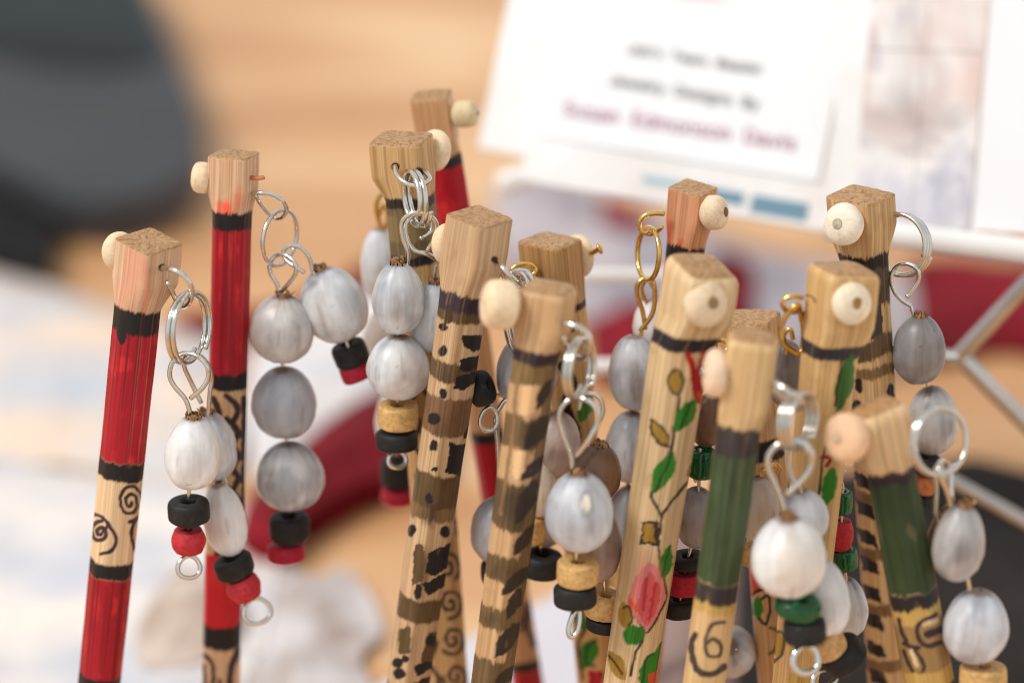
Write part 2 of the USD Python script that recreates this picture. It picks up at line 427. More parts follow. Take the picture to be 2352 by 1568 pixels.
class Hang:
    """Everything that hangs on one hair stick, at depth base + mm."""
    def __init__(self, stick, mm=0.0, slope=None, d=None):
        self.s, self.mm = stick, mm
        self.d = d
    def depth(self, v, mm=0.0):
        b = self.s.depth(v) if self.d is None else self.d + (v - 900) * self.s.px * 0.25
        return b + (self.mm + mm) * 0.001
    def pt(self, u, v, mm=0.0):
        return P(u, v, self.depth(v, mm))
    def wire(self, name, pts, r=6.0, mat=SILVER, k=6, parent=None, closed=False):
        q = np.array([self.pt(*p) for p in pts])
        v, f = tube(smooth_path(q, k, closed), r * self.s.px, 12, closed)
        return self.s.thing.part(name, v, f, mat, parent=parent)
    def ring(self, name, u, v, hw, hh, r=6.0, turns=1, sep=0.0, rot=0.0, side=1, mm=0.0, mat=SILVER, parent=None, start=0.6):
        """A round or oval ring seen obliquely: hw wide, hh tall in the picture, its near side turned by side."""
        t = np.linspace(start, start + 2 * math.pi * turns, int(56 * turns) + 1)
        deep = math.sqrt(max(hh * hh - hw * hw, 0.0)) * side
        x, y, z = hw * np.cos(t), hh * np.sin(t), deep * np.cos(t)
        k = (t - t[0]) / (2 * math.pi) - turns / 2
        q = math.radians(rot)
        nx, nz = (deep, -hw) if abs(deep) > 1e-6 else (0, -hw)      # the ring's own axis
        ln = math.hypot(nx, nz)
        X = x * math.cos(q) - y * math.sin(q) + k * sep * nx / ln
        Y = x * math.sin(q) + y * math.cos(q)
        Z = z + k * sep * nz / ln
        c = self.pt(u, v, mm)
        px = self.s.px
        pts = c + (X * px)[:, None] * RT - (Y * px)[:, None] * UP + (Z * px)[:, None] * FW
        if turns == 1 and sep == 0:
            vv, f = tube(pts[:-1], r * px, 12, True)
        else:
            vv, f = tube(pts, r * px, 12)
        return self.s.thing.part(name, vv, f, mat, parent=parent)
    def frame(self, ang, tilt):
        a, t = math.radians(ang), math.radians(tilt)
        z = math.cos(t) * (math.sin(a) * RT - math.cos(a) * UP) + math.sin(t) * FW
        return z
    def lathe(self, name, c, z, prof, mat, col, parent, nseg=48, wob=0.012, seed=0, flat=1.0, groove=0.0):
        z = unit(z)
        x = unit(np.cross(z, FW + 0.01 * RT))
        y = np.cross(z, x)
        th = np.linspace(0, 2 * math.pi, nseg, endpoint=False)
        prof = np.asarray(prof, float)
        n = len(prof)
        r = prof[:, 0][:, None] * np.ones(nseg)
        zz = prof[:, 1][:, None] * np.ones(nseg)
        sc = prof[:, 0].max()
        nz = fbm(np.stack([np.cos(th)[None] * 1.6 + 0 * r, np.sin(th)[None] * 1.6 + 0 * r, zz / sc * 1.6 + seed * 3.1], -1), 3, seed)
        r = r * (1 + (nz - 0.5) * 2 * wob * 2)
        zz = zz + (nz - 0.5) * sc * wob * 2
        if groove:
            gr = fbm(np.stack([np.cos(th)[None] * 3.2 + 0 * r, np.sin(th)[None] * 3.2 + 0 * r, zz / sc * 0.25 + seed * 1.7], -1), 3, seed + 2)
            r = r * (1 + groove * (gr - 0.5) * 2)
        V = c + r[..., None] * (np.cos(th)[None, :, None] * x + np.sin(th)[None, :, None] * y * flat) + zz[..., None] * z
        i = np.arange(nseg); j = (i + 1) % nseg
        F = np.vstack([np.stack([q * nseg + i, q * nseg + j, (q + 1) * nseg + j, (q + 1) * nseg + i], 1) for q in range(n - 1)])
        V = V.reshape(-1, 3)
        rest = np.stack([(r * np.cos(th)).ravel(), (r * np.sin(th)).ravel(), zz.ravel() + seed * 0.013], 1)
        c_ = col(th, prof, r, zz, V) if callable(col) else col
        F = quads(F)
        if np.cross(V[F[0, 1]] - V[F[0, 0]], V[F[0, 2]] - V[F[0, 0]]) @ (V[F[:40]].reshape(-1, 3).mean(0) - c) < 0 and False:
            F = F[:, ::-1]
        tm = trimesh.Trimesh(V, F, process=False)
        if tm.volume < 0:
            F = F[:, ::-1]
        return self.s.thing.part(name, V, F, mat, c_, rest, parent)
    SEEDS = {'white': (lin(214, 214, 214), lin(158, 160, 166), 0.55), 'warm': (lin(208, 202, 194), lin(160, 152, 152), 0.45), 'grey': (lin(176, 175, 180), lin(118, 118, 124), 0.6),
             'stripe': (lin(206, 204, 202), lin(128, 128, 134), 0.8), 'dark': (lin(142, 140, 140), lin(96, 92, 92), 0.7), 'brown': (lin(182, 160, 148), lin(120, 98, 88), 0.6),
             'umber': (lin(130, 98, 76), lin(84, 62, 52), 0.6), 'lilac': (lin(206, 206, 208), lin(146, 146, 152), 0.6), 'gloss': (lin(182, 177, 173), lin(118, 113, 112), 0.7),
             'milk': (lin(232, 229, 224), lin(200, 194, 194), 0.4), 'cream': (lin(222, 204, 182), lin(190, 166, 142), 0.4)}
    nseed = 0
    def seed(self, parent, u, v, hw, hh, ang=0, mm=0.0, tone='white', tilt=18, husk=False, spot=None, tip=1.0):
        Hang.nseed += 1
        sd = Hang.nseed
        px = self.s.px
        if tilt < 40:          # the height seen is that of a leaning egg
            ct, st_ = math.cos(math.radians(tilt)), math.sin(math.radians(tilt))
            hh = math.sqrt(max(hh * hh - (hw * st_) ** 2, (0.8 * hh) ** 2)) / ct
        ph = np.linspace(0.05, math.pi - 0.05, 52)
        rad = hw * px * np.sin(ph) ** 0.92 * (1 + 0.09 * -np.cos(ph)) / 1.01
        zz = -np.cos(ph) * hh * px
        zz = np.where(zz > 0, zz * 0.97, zz)
        c = self.pt(u, v, mm)
        z = self.frame(ang, tilt)
        A, B, amt = Hang.SEEDS[tone]
        A, B = A * [0.98, 1.0, 1.01], B * [0.98, 1.0, 1.01]
        amt = amt * (0.7 + 0.5 * ((sd * 37) % 11) / 10)
        def col(th, prof, r, z_, V=None):
            t = (prof[:, 1] / (hh * px))[:, None] + 0 * th                      # -1 top, 1 bottom
            cs, sn = np.cos(th)[None] + 0 * t, np.sin(th)[None] + 0 * t
            st = fbm(np.stack([cs * 2.6, sn * 2.6, t * 0.55 + sd * 3], -1), 4, sd)
            fi = fbm(np.stack([cs * 7, sn * 7, t * 0.7 + sd], -1), 3, sd + 2)
            bl = fbm(np.stack([cs * 1.1, sn * 1.1, t * 1.3 + sd], -1), 3, sd + 5)
            f = amt * (sstep(st, 0.42, 0.66) * 0.55 + 0.25 * sstep(fi, 0.5, 0.75) + 0.7 * sstep(bl, 0.46, 0.70))
            f = f + 0.45 * sstep(-t, 0.55, 1.0)
            k = A + (B - A) * np.clip(f, 0, 1)[..., None]
            br = sstep(fbm(np.stack([cs * 0.9 + 5, sn * 0.9, t * 0.5 + sd], -1), 2, sd + 6), 0.50, 0.72)
            k = k * (1 + (np.array([0.93, 0.84, 0.76]) - 1) * br[..., None])
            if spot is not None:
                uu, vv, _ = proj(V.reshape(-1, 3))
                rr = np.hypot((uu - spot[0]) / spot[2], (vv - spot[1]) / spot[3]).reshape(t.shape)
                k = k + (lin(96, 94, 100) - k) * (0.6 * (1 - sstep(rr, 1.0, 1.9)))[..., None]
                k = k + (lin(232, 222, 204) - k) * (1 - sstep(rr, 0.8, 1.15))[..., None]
            k = k + (lin(112, 84, 62) - k) * (0.8 * tip * sstep(-t + 0.06 * (st - 0.5), 0.90, 0.975))[..., None]
            k = k + (lin(88, 78, 76) - k) * (0.7 * sstep(t, 0.93, 0.985))[..., None]
            dr = sstep(fbm(np.stack([cs * 5 + 3, sn * 5, t * 0.9 + sd * 2], -1), 3, sd + 9), 0.64, 0.76)
            k = k + (lin(118, 98, 84) - k) * (0.35 * dr)[..., None]
            k = k + (lin(70, 60, 56) - k) * (0.6 * sstep(noise(np.stack([cs * 9, sn * 9, t * 9 + sd], -1), sd + 8), 0.93, 0.98))[..., None]
            return k.reshape(-1, 3)
        path = self.lathe('seed_bead', c, z, np.stack([rad, zz], 1), SEED, col, parent, 72, 0.028, sd, groove=0.013)
        if husk:
            r_ = np.random.default_rng(sd + 40)
            top = c - unit(z) * hh * px * 0.955
            x = unit(np.cross(z, FW + 0.01 * RT)); y = np.cross(unit(z), x)
            ms = []
            for k in range(11):
                a0 = k / 11 * 2 * math.pi + r_.uniform(-0.3, 0.3)
                ln = r_.uniform(0.0006, 0.0015)
                w = r_.uniform(0.0006, 0.0011)
                dr = math.cos(a0) * x + math.sin(a0) * y
                tn = -math.sin(a0) * x + math.cos(a0) * y
                base = top + dr * 0.0009 + unit(z) * 0.0004
                outd = r_.uniform(-0.5, 0.5)
                ps = []
                for q in np.linspace(0, 1, 5):
                    cpt = base - unit(z) * ln * q + dr * ln * outd * q * q + tn * ln * r_.uniform(-0.15, 0.15) * q
                    ww = w * (1 - 0.55 * q * q)
                    ps += [cpt - tn * ww, cpt + tn * ww, cpt + tn * ww * 0.6 + dr * 0.00012, cpt - tn * ww * 0.6 + dr * 0.00012]
                ps = np.array(ps)
                F = []
                for q in range(4):
                    for e in range(4):
                        F.append([q * 4 + e, q * 4 + (e + 1) % 4, q * 4 + 4 + (e + 1) % 4, q * 4 + 4 + e])
                ms.append((ps, np.array(F)))
            v_, f_ = join(*ms)
            cc = lin(168, 128, 90) * (0.6 + 0.8 * noise(v_ * 4000, sd))[:, None]
            self.s.thing.part('seed_husk', v_, f_, HUSK, cc, (v_ - c), parent)
        return path
    def disc(self, parent, u, v, hw, hh, ang=0, mm=0.0, kind='black', tilt=20, hole=0.28, name=None):
        Hang.nseed += 1
        sd = Hang.nseed
        px = self.s.px
        c = self.pt(u, v, mm)
        hh = max(hh - 0.40 * hw * math.sin(math.radians(tilt)), hh * 0.6)
        R, H, h = hw * px, hh * px, hole * hw * px
        cols = {'black': lin(33, 32, 31), 'red': lin(190, 46, 54), 'crimson': lin(176, 28, 54), 'beige': lin(208, 166, 104), 'orange': lin(186, 110, 62), 'green': lin(30, 84, 48), 'tan': lin(216, 170, 112)}
        ex = {'black': 3.2, 'red': 1.75, 'crimson': 3.4, 'beige': 5.5, 'orange': 5.0, 'green': 3.0, 'tan': 3.0}[kind]
        t = np.linspace(0, 2 * math.pi, 41)
        cr, sr = np.cos(t), np.sin(t)
        rr = (R + h) / 2 + (R - h) / 2 * np.sign(cr) * np.abs(cr) ** (2 / ex)
        zz = H * np.sign(sr) * np.abs(sr) ** (2 / (ex + 1.0))
        if kind == 'red':
            rr = np.where(cr > 0, (R + h) / 2 + (R - h) / 2 * (1 - 0.62 * np.abs(zz / H) ** 1.5), h)
        k0 = cols[kind]
        def col(th, prof, r, z_, V=None):
            p = np.stack([np.cos(th)[None] + 0 * z_, np.sin(th)[None] + 0 * z_, z_ / R], -1)
            n = fbm(p * 2.5 + sd, 4, sd)
            k = k0 * (0.8 + 0.5 * n)[..., None]
            if kind == 'black':
                k = k + (lin(92, 86, 76) - k) * (0.30 * sstep(n, 0.62, 0.8))[..., None]
            return k.reshape(-1, 3)
        nm = name or {'black': 'black_bead', 'red': 'red_bead', 'crimson': 'red_bead', 'beige': 'beige_bead', 'orange': 'brown_bead', 'green': 'green_bead', 'tan': 'beige_bead'}[kind]
        mat = BEAD
        if kind == 'green':
            mat = GREEN_GLASS
        return self.lathe(nm, c, self.frame(ang, tilt), np.stack([rr, zz], 1), mat, col, parent, 44, 0.022 if kind != 'red' else 0.035, sd)
    def drop(self, loop, tail, end=None, r=5.6, mat=SILVER, endr=None):
        """The wire of one string of beads: its eye, the pin through the beads and the bent loop at the end."""
        px = self.s.px
        ms = []
        q = np.array([self.pt(*p) for p in loop])
        ms.append(tube(smooth_path(q, 6), r * px, 12))
        if len(tail) > 1:
            q = np.array([self.pt(*p) for p in tail])
            ms.append(tube(smooth_path(q, 6), r * 0.8 * px, 10))
        if end is not None:
            u, v, hw, hh, rot, mm = end
            t = np.linspace(0, 2 * math.pi, 48, endpoint=False)
            a = math.radians(rot)
            x = hw * np.cos(t) * (1 + 0.18 * np.sin(t)); y = hh * np.sin(t)
            c = self.pt(u, v, mm)
            X, Y = x * math.cos(a) - y * math.sin(a), x * math.sin(a) + y * math.cos(a)
            zz = np.cos(t) * hw * 0.35
            ms.append(tube(c + (X * px)[:, None] * RT - (Y * px)[:, None] * UP + (zz * px)[:, None] * FW, (endr or r) * px, 12, True))
        v, f = join(*ms)
        return self.s.thing.part('bead_drop', v, f, mat)
    def eye(self, u, v, r, half, axis, mm=0.0, peg=None, hole=0.25, ex=2.4, tone=None, pegcol=None, pegout=0.85):
        """The round wooden eye bead with the peg or pin through its middle; axis points outwards as (right, up, towards the camera)."""
        Hang.nseed += 1
        sd = Hang.nseed
        px = self.s.px
        z = unit(axis[0] * RT + axis[1] * UP - axis[2] * FW)
        c = self.pt(u, v, mm)
        R, H, h = r * px, half * px, hole * r * px
        f0 = math.acos((h / R) ** (ex / 2))
        t = np.linspace(-f0, f0, 41)
        rr = R * np.abs(np.cos(t)) ** (2 / ex)
        zz = H * np.sign(np.sin(t)) * np.abs(np.sin(t)) ** (2 / ex)
        zh = zz[-1]
        rr = np.concatenate([rr, [h * 0.97, h * 0.96, h * 0.96, h * 0.97, rr[0]]])
        zz = np.concatenate([zz, [zh * 0.985, zh * 0.93, -zh * 0.93, -zh * 0.985, zz[0]]])
        k0 = lin(236, 208, 170) if tone is None else tone
        def col(th, prof, r_, z_, V=None):
            p = np.stack([np.cos(th)[None] + 0 * z_, np.sin(th)[None] + 0 * z_, z_ / R], -1)
            n = fbm(p * 1.3 + sd, 4, sd)
            k = k0 * (0.74 + 0.44 * n)[..., None]
            k = k + (lin(150, 112, 76) - k) * (0.16 * sstep(fbm(p * 4 + sd, 3, sd + 4), 0.60, 0.78))[..., None]
            return k.reshape(-1, 3)
        path = self.lathe('eye_bead', c, z, np.stack([rr, zz], 1), EYE, col, None, 48, 0.014, sd)
        if peg is not None:
            k = lin(150, 124, 76) if pegcol is None else pegcol
            hp = abs(zh) * pegout
            prof = np.array([(0.0001 * h, -hp), (h * 0.97, -hp), (h * 0.97, hp * 0.9), (h * 0.85, hp), (0.0001 * h, hp)])
            self.lathe('bead_peg', c, z, prof, peg, k, path, 20, 0.01, sd + 3)
        return path

# ================================================================ the hair sticks, left to right
def swirl(s, x, y, k=1.0, c=PURPLE, wd=9, st=0):
    s.spiral(x, y, 34 * k, 42 * k, 2.1, st, wd, c)

# 1 leftmost red
RT_TINT = (lin(224, 178, 138), lin(208, 148, 112))
s1 = Stick('leftmost red hair stick with two black rings round a strip of drawn spirals', (318, 712), (230, 1568), 0.420, (112, 106), 550, 152, (640, 706), 44, 0.88, 10, 0.0, (8, 0), (lin(222, 184, 140), lin(210, 152, 114)), 8, 1)
s1.stain(300, 610, 26, 90, lin(222, 150, 122)).stain(332, 640, 14, 90, lin(226, 136, 112)).stain(276, 680, 16, 50, lin(226, 140, 116)).band(724, 1066, RED1, 5).poly([(264, 735), (294, 735), (290, 786), (278, 790), (270, 780)], BLACK)
s1.band(720, 772, BLACK, 5).band(1066, 1108, BLACK, 6).band(1108, 1300, TAN1, 3)
s1.spiral(299, 1152, 32, 46, 2.2, 20, 8, PURPLE).spiral(230, 1222, 22, 26, 1.6, 60, 10, PURPLE)
s1.line([(212, 1180), (232, 1185), (246, 1205), (236, 1220)], 8, PURPLE).line([(246, 1200), (266, 1232), (258, 1262), (232, 1272)], 8, PURPLE)
s1.line([(312, 1190), (302, 1220), (308, 1260)], 8, PURPLE)
s1.band(1296, 1330, BLACK, 6).band(1330, 1562, RED1, 5).band(1558, 1640, BLACK, 5)
s1.holes = [(372, 614, 9)]
s1.build()
h = Hang(s1, -2.0)
h.eye(275, 578, 46, 26, (-0.8, 0.05, -0.75), 4.5)
h.wire('hook_ring', [(370, 614, -1), (384, 617, -3), (402, 621, -4.5), (424, 634, -5), (438, 656, -5), (441, 678, -4), (432, 699, -2), (418, 703, 0), (404, 688, 0), (394, 666, -1), (384, 648, -2)], 6)
h.ring('split_ring', 433, 752, 30, 80, 6, 2, 13, 6, 1, -2)
d = h.drop([(437, 958, -2), (434, 938, -2), (424, 914, -2), (400, 886, -2), (390, 862, -2), (396, 832, -2), (420, 812, -2), (450, 816, -3), (474, 838, -4), (478, 866, -4), (464, 892, -4), (438, 914, -3)],
           [(437, 958, -2), (434, 1130, -2), (433, 1180, -2), (433, 1272, -2)], (434, 1301, 25, 26, 0, -2))
h.seed(d, 442, 1040, 66, 88, -3, -2, 'milk', husk=True)
h.disc(d, 434, 1172, 49, 33, 0, -2, 'black')
h.disc(d, 433, 1240, 41, 33, 0, -2, 'red')
d = h.drop([(478, 955, 4), (482, 900, 4), (486, 870, 4), (478, 838, 3), (452, 812, 2), (430, 815, 3), (422, 838, 4), (440, 880, 5), (462, 925, 5)],
           [(478, 955, 5), (520, 1110, 5), (540, 1290, 4), (572, 1372, 3)], (590, 1402, 31, 30, -15, 3))
h.seed(d, 488, 1024, 56, 84, 8, 6, 'white', husk=True)
h.seed(d, 516, 1194, 52, 90, 10, 4, 'milk')
h.disc(d, 537, 1300, 47, 30, 18, 3, 'black')
h.disc(d, 560, 1347, 42, 34, 20, 3, 'red')

# 2 second red
s2 = Stick('upright red hair stick with orange stain on its small square head', (532, 505), (506, 1568), 0.431, (93, 93), 352, 116, (430, 495), 22, 0.80, 8, 0.05, (1, 0), (lin(232, 184, 140), lin(210, 160, 116)), 8, 2)
s2.stain(518, 486, 34, 34, lin(236, 74, 50)).stain(512, 478, 20, 22, lin(236, 84, 60)).stain(548, 456, 16, 30, lin(232, 100, 72)).band(524, 872, RED1, 5)
s2.band(494, 534, BLACK, 6).band(862, 900, BLACK, 8).band(900, 1272, TAN2, 3)
for k in range(7):
    y = 915 + k * 52
    s2.line([(490, y), (502, y + 30), (492, y + 66)], 16, PURPLE).line([(520, y - 6), (546, y + 22), (536, y + 60), (556, y + 84)], 14, PURPLE).line([(560, y), (562, y + 50)], 14, PURPLE)
s2.band(1276, 1448, lin(206, 28, 40), 5).band(1440, 1490, BLACK, 6)
s2.line([(466, 1502), (486, 1520), (490, 1560), (484, 1600)], 10, PURPLE).line([(468, 1528), (474, 1600)], 9, PURPLE).line([(548, 1490), (530, 1540), (528, 1600)], 16, PURPLE).line([(505, 1560), (508, 1600)], 9, PURPLE)
s2.build()
h = Hang(s2, 0.0)
h.eye(464, 408, 36, 23, (-0.95, 0.1, -0.1), 0.5, ex=3.0)
v_, f_ = tube(np.array([h.pt(574, 408, -2), h.pt(592, 410, -2.5), h.pt(606, 408, -3)]), 0.00035, 5)
s2.thing.part('splinter', v_, f_, WOOD, lin(196, 120, 70), v_ * 1.0)
h.wire('hook_ring', [(580, 444, -2), (600, 443, -3), (626, 447, -3), (650, 462, -3), (658, 482, -2), (650, 498, -1), (636, 502, 0), (618, 492, 0), (600, 470, -1), (587, 447, -2)], 5.2)
h.ring('link_ring', 643, 546, 33, 65, 5.2, 1, 0, 12, 1, -1)
d = h.drop([(644, 682, -1), (636, 652, -1), (622, 628, -1), (620, 606, -1), (636, 586, -1), (660, 588, -2), (678, 606, -3), (679, 628, -3), (665, 648, -2), (647, 668, -1)],
           [(644, 682, -1), (652, 930, -1), (666, 1150, -1), (658, 1280, -1)], None, 5.4)
h.seed(d, 648, 755, 76, 82, -4, -1, 'warm', husk=True)
h.seed(d, 653, 924, 76, 86, 0, -1, 'grey')
h.seed(d, 666, 1093, 80, 84, 2, -1, 'stripe')
h.disc(d, 665, 1210, 49, 37, 2, -1, 'black')
h.disc(d, 657, 1268, 45, 25, 2, -1, 'crimson', 12)
d = h.drop([(700, 626, -3), (684, 616, -3), (660, 600, -2), (650, 582, -1), (660, 566, 0), (684, 566, 0), (702, 580, 0), (712, 596, 0), (718, 622, 0)],
           [(718, 622, 0), (760, 700, 0), (806, 812, 0), (815, 850, 0)], None, 5.4)
h.seed(d, 766, 700, 78, 91, 20, 1, 'white', husk=True)
h.disc(d, 805, 812, 42, 33, 22, 2, 'black')
h.disc(d, 817, 853, 37, 25, 22, 2, 'crimson', 12)

# 3 olive head with holes
s3 = Stick('olive brown hair stick whose square head shows two drilled holes', (942, 462), (1026, 1568), 0.430, (114, 104), 315, 146, (398, 458), 20, 0.80, 9, 0.10, (-10, 0), (lin(216, 170, 112), lin(186, 138, 82)), 8, 3)
s3.band(470, 604, lin(112, 94, 66), 8).band(462, 486, BLACK, 5).band(594, 616, BLACK, 4).band(500, 560, lin(132, 112, 74), 8)
for k in range(9):
    y = 860 + k * 84
    uu = 972 + (y - 860) * 0.075
    s3.spiral(uu + 24, y + 20, 30, 36, 1.6, 40 * k, 9, PURPLE)
    s3.line([(uu - 30, y), (uu - 14, y + 30), (uu - 28, y + 66)], 10, PURPLE)
s3.holes = [(908, 383, 11), (962, 396, 13)]
s3.build()
h = Hang(s3, -4.0)
h.eye(1000, 345, 48, 26, (0.85, 0.0, -0.6), 8)
h.wire('hook_ring', [(907, 382, 0), (912, 402, -2), (928, 418, -3.4), (952, 426, -4), (974, 422, -4), (986, 410, -3), (976, 394, -1), (964, 392, 1)], 6)
h.ring('split_ring', 955, 456, 22, 62, 6, 2, 13, -8, -1, -3.5)
d = h.drop([(936, 606, -4.5), (936, 574, -4.5), (924, 540, -4.5), (924, 510, -4.5), (946, 490, -5), (980, 492, -5), (1002, 514, -4.5), (996, 550, -4), (982, 575, -3.5)],
           [(936, 606, -5), (915, 690, -5), (914, 960, -5), (913, 1030, -5)], (913, 1054, 20, 20, 0, -5))
h.seed(d, 915, 685, 60, 84, 0, -5, 'white', husk=True)
h.seed(d, 915, 843, 73, 77, 0, -5, 'white')
h.disc(d, 914, 953, 47, 34, 0, -5, 'beige')
h.disc(d, 912, 1009, 49, 27, 0, -5, 'black', 16)
d = h.drop([(1012, 600, -3), (980, 583, -4), (948, 572, -4), (932, 540, -3.5), (936, 506, -3), (960, 492, -2.5), (988, 500, -2), (990, 530, -2), (966, 548, -4)],
           [(1000, 610, -2), (995, 727, -2)], None)
h.seed(d, 997, 728, 54, 84, -4, -2.5, 'white', husk=True)

# 4 red behind
s4 = Stick('tallest hair stick at the back, red below a plain narrow head', (1018, 362), (1211, 1560), 0.452, (88, 76), 216, 94, (320, 360), 8, 0.85, 9, 0.0, (-5, 0), (lin(214, 160, 108), lin(196, 140, 92)), 7, 4)
s4.band(380, 710, lin(176, 12, 34), 4).band(366, 392, BLACK, 4).band(710, 740, BLACK, 4).band(994, 1022, BLACK, 4).band(1020, 1330, lin(186, 18, 40), 4).band(1330, 1356, BLACK, 4)
s4.spiral(1190, 1420, 26, 40, 2, 0, 10, PURPLE).line([(1222, 1380), (1210, 1430), (1226, 1480)], 14, PURPLE).band(1520, 1542, BLACK, 4).band(1542, 1700, RED1, 4)
s4.build()
h = Hang(s4, -3.0)
h.eye(1068, 262, 31, 30, (0.95, 0.05, 0.3), 1, peg=BEAD, hole=0.14, ex=3.2, pegout=1.12, tone=lin(214, 190, 148))
h.wire('hook_ring', [(884, 436, -1), (870, 452, -1), (864, 474, -1), (868, 500, -1), (876, 524, -1)], 6, GOLD)
d = h.drop([(876, 540, 0), (870, 500, 0), (882, 470, 0), (892, 500, 0), (880, 535, 0)], [(872, 540, 0), (890, 800, 0), (912, 1080, 0)], None, 5.4, GOLD)
h.seed(d, 872, 607, 44, 86, 2, 0, 'white')
h.seed(d, 890, 790, 60, 84, 2, 0, 'warm')
h.seed(d, 908, 965, 48, 74, 2, 0, 'milk')
h.disc(d, 914, 1083, 42, 38, 0, 0, 'black')
h.disc(d, 916, 1136, 42, 24, 0, 0, 'crimson')

# 5 giraffe blotches
s5 = Stick('hair stick with black blotches over brown bands and a pale five sided head', (1064, 690), (938, 1568), 0.416, (110, 102), 494, 152, (600, 690), 42, 0.95, 10, 0.0, (10, 0), (lin(218, 178, 132), lin(194, 152, 106)), 8, 5)
for v0, v1 in ((716, 746), (838, 880), (918, 1002), (1092, 1172), (1376, 1428), (1580, 1640)):
    s5.band(v0, v1, BROWN1 if v0 != 918 else lin(116, 84, 58), 6)
s5.poly([(952, 1250), (972, 1252), (972, 1330), (946, 1345)], BROWN1).poly([(918, 1440), (945, 1440), (940, 1500), (915, 1500)], BROWN1).poly([(985, 1450), (1010, 1450), (1000, 1510), (966, 1520)], BROWN1)
s5.band(1166, 1196, lin(128, 98, 62), 14).stain(968, 1300, 26, 60, BROWN1).stain(930, 1470, 24, 50, BROWN1).stain(1000, 1480, 26, 40, BROWN1).stain(985, 1180, 30, 36, BROWN2).poly([(1022, 700), (1040, 700), (1038, 740), (1020, 742)], BROWN2)
s5.band(684, 722, lin(58, 44, 50), 7)
for pts in ([(1061, 771), (1112, 768), (1108, 798), (1085, 808), (1063, 795)], [(1055, 828), (1106, 812), (1104, 842), (1080, 855), (1058, 852)], [(1045, 868), (1102, 852), (1098, 878), (1064, 897), (1044, 890)],
            [(1032, 1012), (1048, 1024), (1076, 1020), (1064, 1090), (1022, 1084), (1030, 1050)], [(985, 1268), (1040, 1245), (1032, 1300), (1002, 1322), (979, 1316)], [(966, 1340), (1030, 1314), (1024, 1344), (982, 1370)],
            [(952, 1530), (975, 1516), (1000, 1514), (994, 1535), (958, 1552)], [(940, 1570), (996, 1548), (990, 1590), (940, 1600)], [(1080, 960), (1096, 930), (1086, 1000), (1062, 1010)]):
    s5.poly(pts, BLACK)
for x, y, rx, ry in ((1018, 750, 12, 9), (1018, 807, 11, 13), (1018, 904, 8, 14), (996, 962, 15, 15), (996, 1023, 9, 14), (999, 1077, 7, 7), (945, 1217, 10, 15), (1022, 1220, 12, 15), (990, 1470, 15, 15), (914, 1522, 13, 13), (918, 1545, 14, 12), (930, 1512, 8, 9), (985, 1145, 8, 12), (960, 1358, 9, 18)):
    s5.ell(x, y, rx, ry, BLACK)
s5.holes = [(1136, 596, 9)]
s5.build()
h = Hang(s5, 0.0)
h.eye(1030, 562, 50, 26, (-0.8, 0.0, -0.6), 3.5)
h.wire('hook_ring', [(1133, 595, -1), (1148, 609, -3), (1164, 625, -4), (1186, 646, -4), (1206, 660, -2), (1214, 690, 0), (1196, 700, 2), (1170, 670, 2), (1146, 600, 0)], 6)
h.ring('split_ring', 1197, 720, 31, 92, 6, 2, 15, 2, -1, -2)
d = h.drop([(1209, 775, 4), (1180, 740, 4), (1190, 700, 4), (1225, 710, 4), (1222, 750, 4)], [(1209, 775, 4), (1180, 900, 4), (1110, 900, 4)], (1123, 962, 20, 28, 10, 2))
h.seed(d, 1209, 856, 72, 88, 4, 5, 'grey')
h.disc(d, 1104, 892, 42, 30, -70, 3, 'black')
d = h.drop([(1150, 1140, 3), (1142, 1000, 3), (1138, 975, 3), (1142, 948, 3), (1164, 918, 3), (1176, 960, 3), (1160, 1010, 3)], [(1150, 1140, 3), (1150, 1310, 3)], None, 6)
h.seed(d, 1146, 1218, 68, 84, 4, 4, 'grey')
h.disc(d, 1152, 1312, 50, 34, 0, 4, 'black')

# 6 soft brown blotches, near
s6 = Stick('nearer hair stick of soft brown blotches with a rounded head and barrel shaped eye bead', (1228, 830), (1128, 1568), 0.385, (106, 98), 656, 135, (745, 822), 24, 0.78, 6, 0.5, (8, 0), (lin(218, 174, 124), lin(196, 150, 100)), 8, 6)
for v0, v1, c in ((838, 890, lin(122, 98, 58)), (962, 1034, lin(104, 82, 52)), (1112, 1218, lin(92, 72, 46)), (1278, 1334, lin(104, 82, 52)), (1396, 1444, lin(112, 88, 56)), (1516, 1600, lin(104, 82, 52))):
    s6.band(v0, v1, c, 11)
s6.line([(1272, 860), (1246, 1030), (1206, 1300), (1172, 1568)], 34, lin(112, 86, 56)).line([(1190, 850), (1176, 1000), (1150, 1180)], 9, lin(150, 116, 76))
s6.poly([(1196, 884), (1240, 884), (1228, 948), (1192, 952)], lin(222, 180, 130)).poly([(1180, 1036), (1206, 1034), (1202, 1096), (1178, 1104)], lin(226, 186, 136))
s6.stain(1172, 1160, 34, 44, lin(46, 38, 30)).stain(1216, 1000, 34, 40, lin(70, 54, 36)).stain(1150, 1310, 34, 30, lin(78, 58, 36)).stain(1128, 1420, 30, 24, lin(80, 60, 38))
for k, (yy, rr, ll) in enumerate(((905, 13, 40), (985, 17, 52), (1060, 14, 46), (1150, 16, 60), (1232, 15, 44), (1318, 12, 50), (1384, 15, 40), (1460, 16, 52), (1540, 13, 44))):
    uu = 1266 - (yy - 830) * 0.142
    s6.leaf(uu - 6 - 5 * (k % 2), yy + 7 * (k % 3), rr + 3 * (k % 2), ll, lin(50, 40, 31), 24 + 11 * (k % 3))
s6.band(812, 842, lin(50, 36, 42), 6)
s6.build()
h = Hang(s6, -1.0)
h.eye(1148, 699, 57, 40, (-0.96, 0.1, 0.28), -0.5, ex=3.6, hole=0.12)
